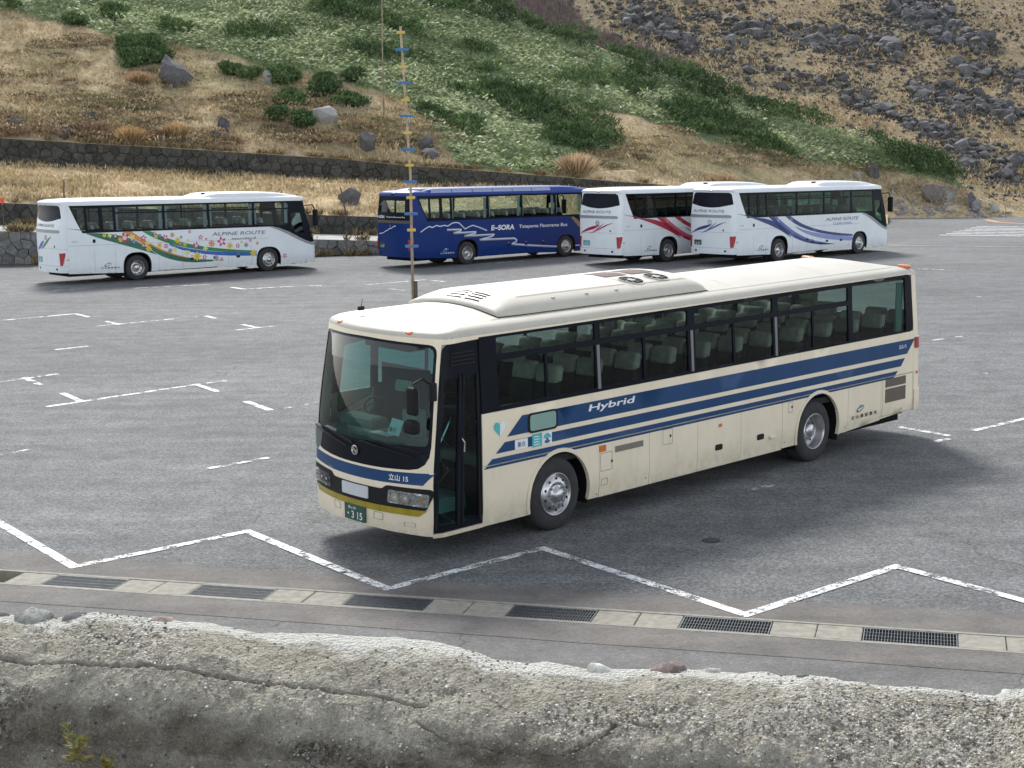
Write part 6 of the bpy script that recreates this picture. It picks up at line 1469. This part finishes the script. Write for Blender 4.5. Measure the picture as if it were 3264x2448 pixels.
    # liveries on both sides
    for fn, sg in ((B.fR, 1), (B.fL, -1)):
        q = lambda pts: [(xl(a), z) for a, z in pts]
        def band(name, top, bot, mat, off): B.panel(name, fn, q(top + bot[::-1]), mat, bus, off=off, th=0, step=.25)
        dn = -sg; LG = paint('letter_grey', (.13, .14, .15), .5)
        if not blue:
            B.text('side_lettering', 'alp', fn, xl(6.58) if sg > 0 else xl(9.3), 1.66, .15, LG, bus, dn, .3, width=2.55, off=.008)
        if kind in ('red', 'navy'):
            C1, C2_, C3 = [(paint(kind + '_livery%d' % i, c, .35, coat=.3, var=.12, scale=3)) for i, c in enumerate({'red': [(.34, .015, .045), (.48, .10, .14), (.38, .012, .04)], 'navy': [(.012, .03, .17), (.10, .13, .36), (.015, .03, .16)]}[kind])]
            C4 = paint(kind + '_livery_light', {'red': (.55, .22, .25), 'navy': (.22, .27, .50)}[kind], .35, coat=.3)
            band('livery_swoosh', bez((.15, 2.16), (1.0, 2.06), (1.2, 2.0), (1.5, 1.955)), bez((.15, 2.15), (.8, 2.05), (.95, 1.99), (1.1, 1.955)), C1, .004)
            band('livery_swoosh', bez((1.3, 1.955), (2.6, 1.95), (3.2, 1.6), (3.97, 1.02)), bez((1.15, 1.955), (1.9, 1.75), (3.0, 1.5), (3.97, 1.0)), C1, .004)
            band('livery_swoosh', bez((2.75, 1.955), (3.6, 1.5), (4.6, .80), (7.25, .60)), bez((2.35, 1.955), (3.2, 1.45), (4.4, .50), (7.25, .58)), C3, .004)
            band('livery_swoosh', bez((2.95, 1.955), (3.9, 1.35), (4.9, .86), (6.6, .68)), bez((2.70, 1.955), (3.6, 1.35), (4.6, .78), (6.6, .655)), C2_, .005)
            band('livery_swoosh', bez((3.95, 1.955), (5.2, 1.25), (7.2, 1.12), (8.74, .98)), bez((3.55, 1.955), (4.6, 1.30), (6.4, 1.00), (8.72, .90)), C1, .004)
            band('livery_swoosh', bez((4.35, 1.47), (5.4, 1.13), (7.0, 1.0), (8.72, .88)), bez((4.35, 1.42), (5.3, .95), (7.0, .74), (8.72, .69)), C4, .0045)
            if kind == 'navy': B.text('side_lettering', 'cd', fn, xl(7.15) if sg > 0 else xl(8.75), 1.47, .10, paint('letter_blue', (.16, .22, .52), .5), bus, dn, .2, width=1.5, off=.008)
        if kind == 'flower':
            GRN, GR2, ORG, BL2 = paint('swoosh_green', (.02, .20, .07), .4, var=.3, scale=1.5), paint('swoosh_dark_green', (.015, .13, .07), .4, var=.3, scale=1.5), paint('swoosh_orange', (.62, .24, .03), .4, var=.15), paint('swoosh_blue', (.015, .10, .38), .4, var=.2)
            band('livery_swoosh', bez((.2, 2.16), (.6, 2.12), (.8, 2.1), (.95, 2.07)), bez((.2, 2.15), (.6, 2.1), (.8, 2.06), (.95, 2.03)), GRN, .004)
            band('livery_swoosh', bez((1.0, 1.955), (2.6, 1.95), (3.2, 1.6), (4.0, 1.0)), bez((.95, 1.945), (1.7, 1.64), (2.9, 1.36), (4.0, .98)), GR2, .004)
            band('livery_swoosh', bez((2.95, 1.955), (3.9, 1.3), (4.9, .68), (7.1, .63)), bez((2.55, 1.955), (3.5, 1.38), (4.5, .66), (7.1, .60)), ORG, .004)
            band('livery_swoosh', bez((3.7, 1.40), (4.4, 1.0), (5.2, .72), (6.6, .66)), bez((3.6, 1.36), (4.1, .78), (5.2, .50), (6.6, .60)), GR2, .005)
            band('livery_swoosh', bez((3.75, 1.955), (5.0, 1.35), (6.6, 1.1), (8.7, .96)), bez((3.4, 1.955), (4.5, 1.24), (6.3, .96), (8.7, .87)), GRN, .004)
            band('livery_swoosh', bez((4.6, 1.42), (5.4, 1.10), (6.8, .94), (8.7, .88)), bez((4.6, 1.36), (5.2, 1.00), (6.6, .78), (8.7, .745)), BL2, .0045)
            B.text('side_lettering', 'std', fn, xl(7.5) if sg > 0 else xl(8.7), 1.46, .11, LG, bus, dn, .4, width=1.15, off=.008)
            FC = {'pink': (.42, .03, .13), 'yellow': (.70, .55, .06), 'purple': (.12, .12, .26), 'coral': (.62, .16, .08), 'cream': (.62, .66, .38)}
            CTR = {'pink': (.75, .5, .58), 'yellow': (.62, .40, .04), 'purple': (.3, .3, .45), 'coral': (.7, .3, .12), 'cream': (.7, .62, .12)}
            fl = [(2.62, 1.79, .20, 'pink'), (1.75, 1.90, .09, 'yellow'), (1.98, 1.87, .10, 'cream'), (2.22, 1.80, .09, 'pink'), (2.45, 1.66, .12, 'yellow'), (2.95, 1.72, .13, 'cream'), (3.02, 1.55, .11, 'purple'), (3.28, 1.62, .09, 'coral'), (3.45, 1.68, .12, 'pink'), (3.42, 1.38, .09, 'pink'),
                  (3.62, 1.48, .11, 'cream'), (3.66, 1.24, .13, 'yellow'), (3.95, 1.88, .08, 'pink'), (4.0, 1.72, .09, 'yellow'), (4.18, 1.75, .08, 'purple'), (4.42, 1.66, .12, 'pink'), (4.75, 1.76, .10, 'coral'), (4.98, 1.54, .13, 'yellow'), (5.15, 1.66, .06, 'purple'), (5.45, 1.52, .08, 'cream'),
                  (5.55, 1.95 - .02, .07, 'pink'), (4.15, 1.35, .12, 'yellow'), (4.45, 1.32, .10, 'pink'), (4.62, 1.12, .10, 'purple'), (4.85, 1.15, .13, 'cream'), (5.4, 1.0, .12, 'cream'), (5.85, .84, .19, 'yellow'), (5.82, 1.28, .14, 'pink'), (6.05, 1.62, .10, 'pink'), (6.30, 1.54, .06, 'coral'), (6.55, 1.34, .15, 'coral'),
                  (6.25, 1.16, .12, 'cream'), (6.2, .78, .10, 'pink'), (6.75, .74, .11, 'purple'), (7.03, 1.41, .19, 'pink'), (7.0, .67, .07, 'pink'), (7.42, 1.22, .15, 'yellow'), (7.8, 1.20, .10, 'pink'), (7.98, 1.36, .06, 'yellow'), (8.2, 1.22, .10, 'purple'), (8.42, 1.40, .07, 'pink'), (8.55, .86, .16, 'yellow'), (8.75, 1.28, .07, 'coral'), (5.1, 1.40, .07, 'coral'), (5.3, 1.34, .08, 'yellow'), (10.1, .68, .10, 'pink')]
            for i, (a, z, r, c) in enumerate(fl):
                r *= 1.15
                if z + r > 1.95: z = 1.95 - r
                np_ = 8 if c in ('yellow', 'coral', 'purple') else 5
                pts = [(xl(a) + r * (.72 + .28 * math.cos(np_ * t)) * math.cos(t + i), z + r * (.72 + .28 * math.cos(np_ * t)) * math.sin(t + i)) for t in np.linspace(0, 2 * math.pi, np_ * 5 + 1)[:-1]]
                o = B.panel('flower_graphic', fn, pts, paint('flower_' + c, FC[c], .4), bus, off=.007 + .0006 * (i % 4), th=0, grid=False)
                B.panel('flower_centre', fn, ellp(xl(a), z, r * .42, r * .42, 10), paint('flower_c_' + c, CTR[c], .4), o, off=.0105, th=0, grid=False)
        if blue:
            LN = paint('line_white', (.60, .62, .70), .4)
            def stroke(pts, w, mat=LN, off=.005):
                pts = np.array(pts); d = np.gradient(pts, axis=0); n = np.stack([-d[:, 1], d[:, 0]], 1); n /= np.linalg.norm(n, axis=1)[:, None] + 1e-9; L_ = pts + n * w / 2; R2 = pts - n * w / 2
                m = len(pts); V2 = np.concatenate([L_, R2]); o = B.put(fn, xl(V2[:, 0]), V2[:, 1], np.full(2 * m, off)); link('mountain_line', mesh('mountain_line', o, [(i, i + 1, m + i + 1, m + i) for i in range(m - 1)], mat), bus)
            def dens(pts, k_=6):
                o = []
                for i in range(len(pts) - 1): o += [tuple(np.array(pts[i]) + (np.array(pts[i + 1]) - np.array(pts[i])) * j / k_) for j in range(k_)]
                return o + [pts[-1]]
            stroke(dens([(.45, 1.50), (.70, 1.64), (.95, 1.74), (1.10, 1.68), (1.35, 1.77), (1.55, 1.72), (1.8, 1.76), (2.0, 1.72), (2.25, 1.84), (2.45, 1.87), (2.65, 1.84), (2.85, 1.68), (3.0, 1.56), (3.2, 1.64), (3.46, 1.71), (3.8, 1.62), (4.3, 1.45)]), .045)
            riv = []
            def arc_to(p, q, bulge):
                p, q = np.array(p), np.array(q)
                for t in np.linspace(0, 1, 8): riv.append(tuple(p + (q - p) * t + np.array([bulge * math.sin(math.pi * t), 0])))
            ys = [(1.95, 2.85, 1.57, 1.52), (2.2, 2.7, 1.42, 1.40), (2.3, 3.7, 1.40, 1.40)]
            arc_to((1.95, 1.57), (2.75, 1.56), 0); arc_to((2.75, 1.56), (2.3, 1.41), .2); arc_to((2.3, 1.41), (3.65, 1.42), -.15); arc_to((3.65, 1.42), (2.95, 1.26), .2); arc_to((2.95, 1.26), (4.75, 1.27), -.15); arc_to((4.75, 1.27), (3.85, 1.06), .2); arc_to((3.85, 1.06), (5.95, 1.05), -.15); arc_to((5.95, 1.05), (5.8, .80), .25); arc_to((5.8, .80), (8.72, .56), -.2)
            stroke(riv, .05); stroke([(a, z - .05) for a, z in riv], .03, paint('line_grey', (.25, .26, .32), .4), .0045)
            stroke(dens([(9.9, .56), (10.9, .54), (11.7, .53)]), .05)
            B.text('side_lettering', 'en', fn, xl(4.55) if sg > 0 else xl(6.0), 1.44, .24, M_WHITE, bus, dn, .15, width=1.42, off=.008); B.text('side_lettering', 'tpb', fn, xl(6.25) if sg > 0 else xl(9.45), 1.45, .20, M_WHITE, bus, dn, .15, width=3.1, off=.008)
    # rear graphics
    def rswoosh(c, top, bot, nm='rear_swoosh'): B.panel(nm, fb, top + bot[::-1], c, bus, off=.006, th=0, step=.15)
    if kind in ('red', 'navy'):
        c1, c2 = MATS[kind + '_livery0'], MATS[kind + '_livery1']
        rswoosh(c1, bez((-1.15, 1.26), (-.7, 1.60), (-.3, 1.62), (.10, 1.70), 10), bez((-1.15, 1.25), (-.7, 1.48), (-.2, 1.42), (.10, 1.68), 10)); rswoosh(c2, bez((-.55, 1.32), (-.2, 1.36), (0, 1.6), (.40, 1.78), 10), bez((-.55, 1.31), (0, 1.32), (.1, 1.6), (.42, 1.79), 10)); rswoosh(c1, bez((-.1, 1.42), (.25, 1.6), (.45, 1.74), (.88, 1.80), 10), bez((-.1, 1.41), (.35, 1.55), (.5, 1.70), (.88, 1.79), 10))
    if kind == 'flower':
        rswoosh(MATS['swoosh_blue'], bez((-1.0, 1.25), (-.7, 1.5), (-.5, 1.6), (-.2, 1.66), 10), bez((-1.0, 1.24), (-.6, 1.32), (-.3, 1.45), (-.2, 1.64), 10)); rswoosh(MATS['swoosh_green'], bez((-.6, 1.30), (-.2, 1.45), (0, 1.7), (.5, 1.84), 10), bez((-.6, 1.29), (-.05, 1.36), (.15, 1.62), (.5, 1.83), 10))
    if blue:
        pts = [(-1.2, 1.36), (-.9, 1.40), (-.62, 1.44), (-.45, 1.52), (-.3, 1.56), (-.15, 1.64), (.0, 1.66), (.15, 1.74), (.3, 1.76)]
        V2 = np.array([(a, z + .02) for a, z in pts] + [(a, z - .02) for a, z in pts]); m = len(pts); o = B.put(fb, V2[:, 0], V2[:, 1], np.full(2 * m, .006)); link('mountain_line', mesh('mountain_line', o, [(i, i + 1, m + i + 1, m + i) for i in range(m - 1)], MATS['line_white']), bus)
    # stand the coach: its right rear corner at (rx, ry), nose along yaw
    a = yaw + math.pi; c, s_ = math.cos(a), math.sin(a)
    bus.rotation_euler = (0, 0, a); bus.location = (rx - (c * 11.80 - s_ * 1.245), ry - (s_ * 11.80 + c * 1.245), 0)
    bus['label'] = label; bus['category'] = 'bus'; bus['group'] = 'coaches parked at the back of the lot'
coach('flower', .68618, -17.6554, 62.1527, 'white coach with colourful flowers and green swooshes, parked at far left')
coach('blue', .73580, -4.2360, 68.3864, 'dark blue coach with white mountain and river lines and a roof of skylights')
coach('red', .76217, 4.8345, 68.3921, 'white coach with red swooshes, partly hidden behind the navy striped white coach')
coach('navy', .75143, 9.6887, 67.8491, 'white coach with navy swooshes and tinted windows, rightmost at the back')
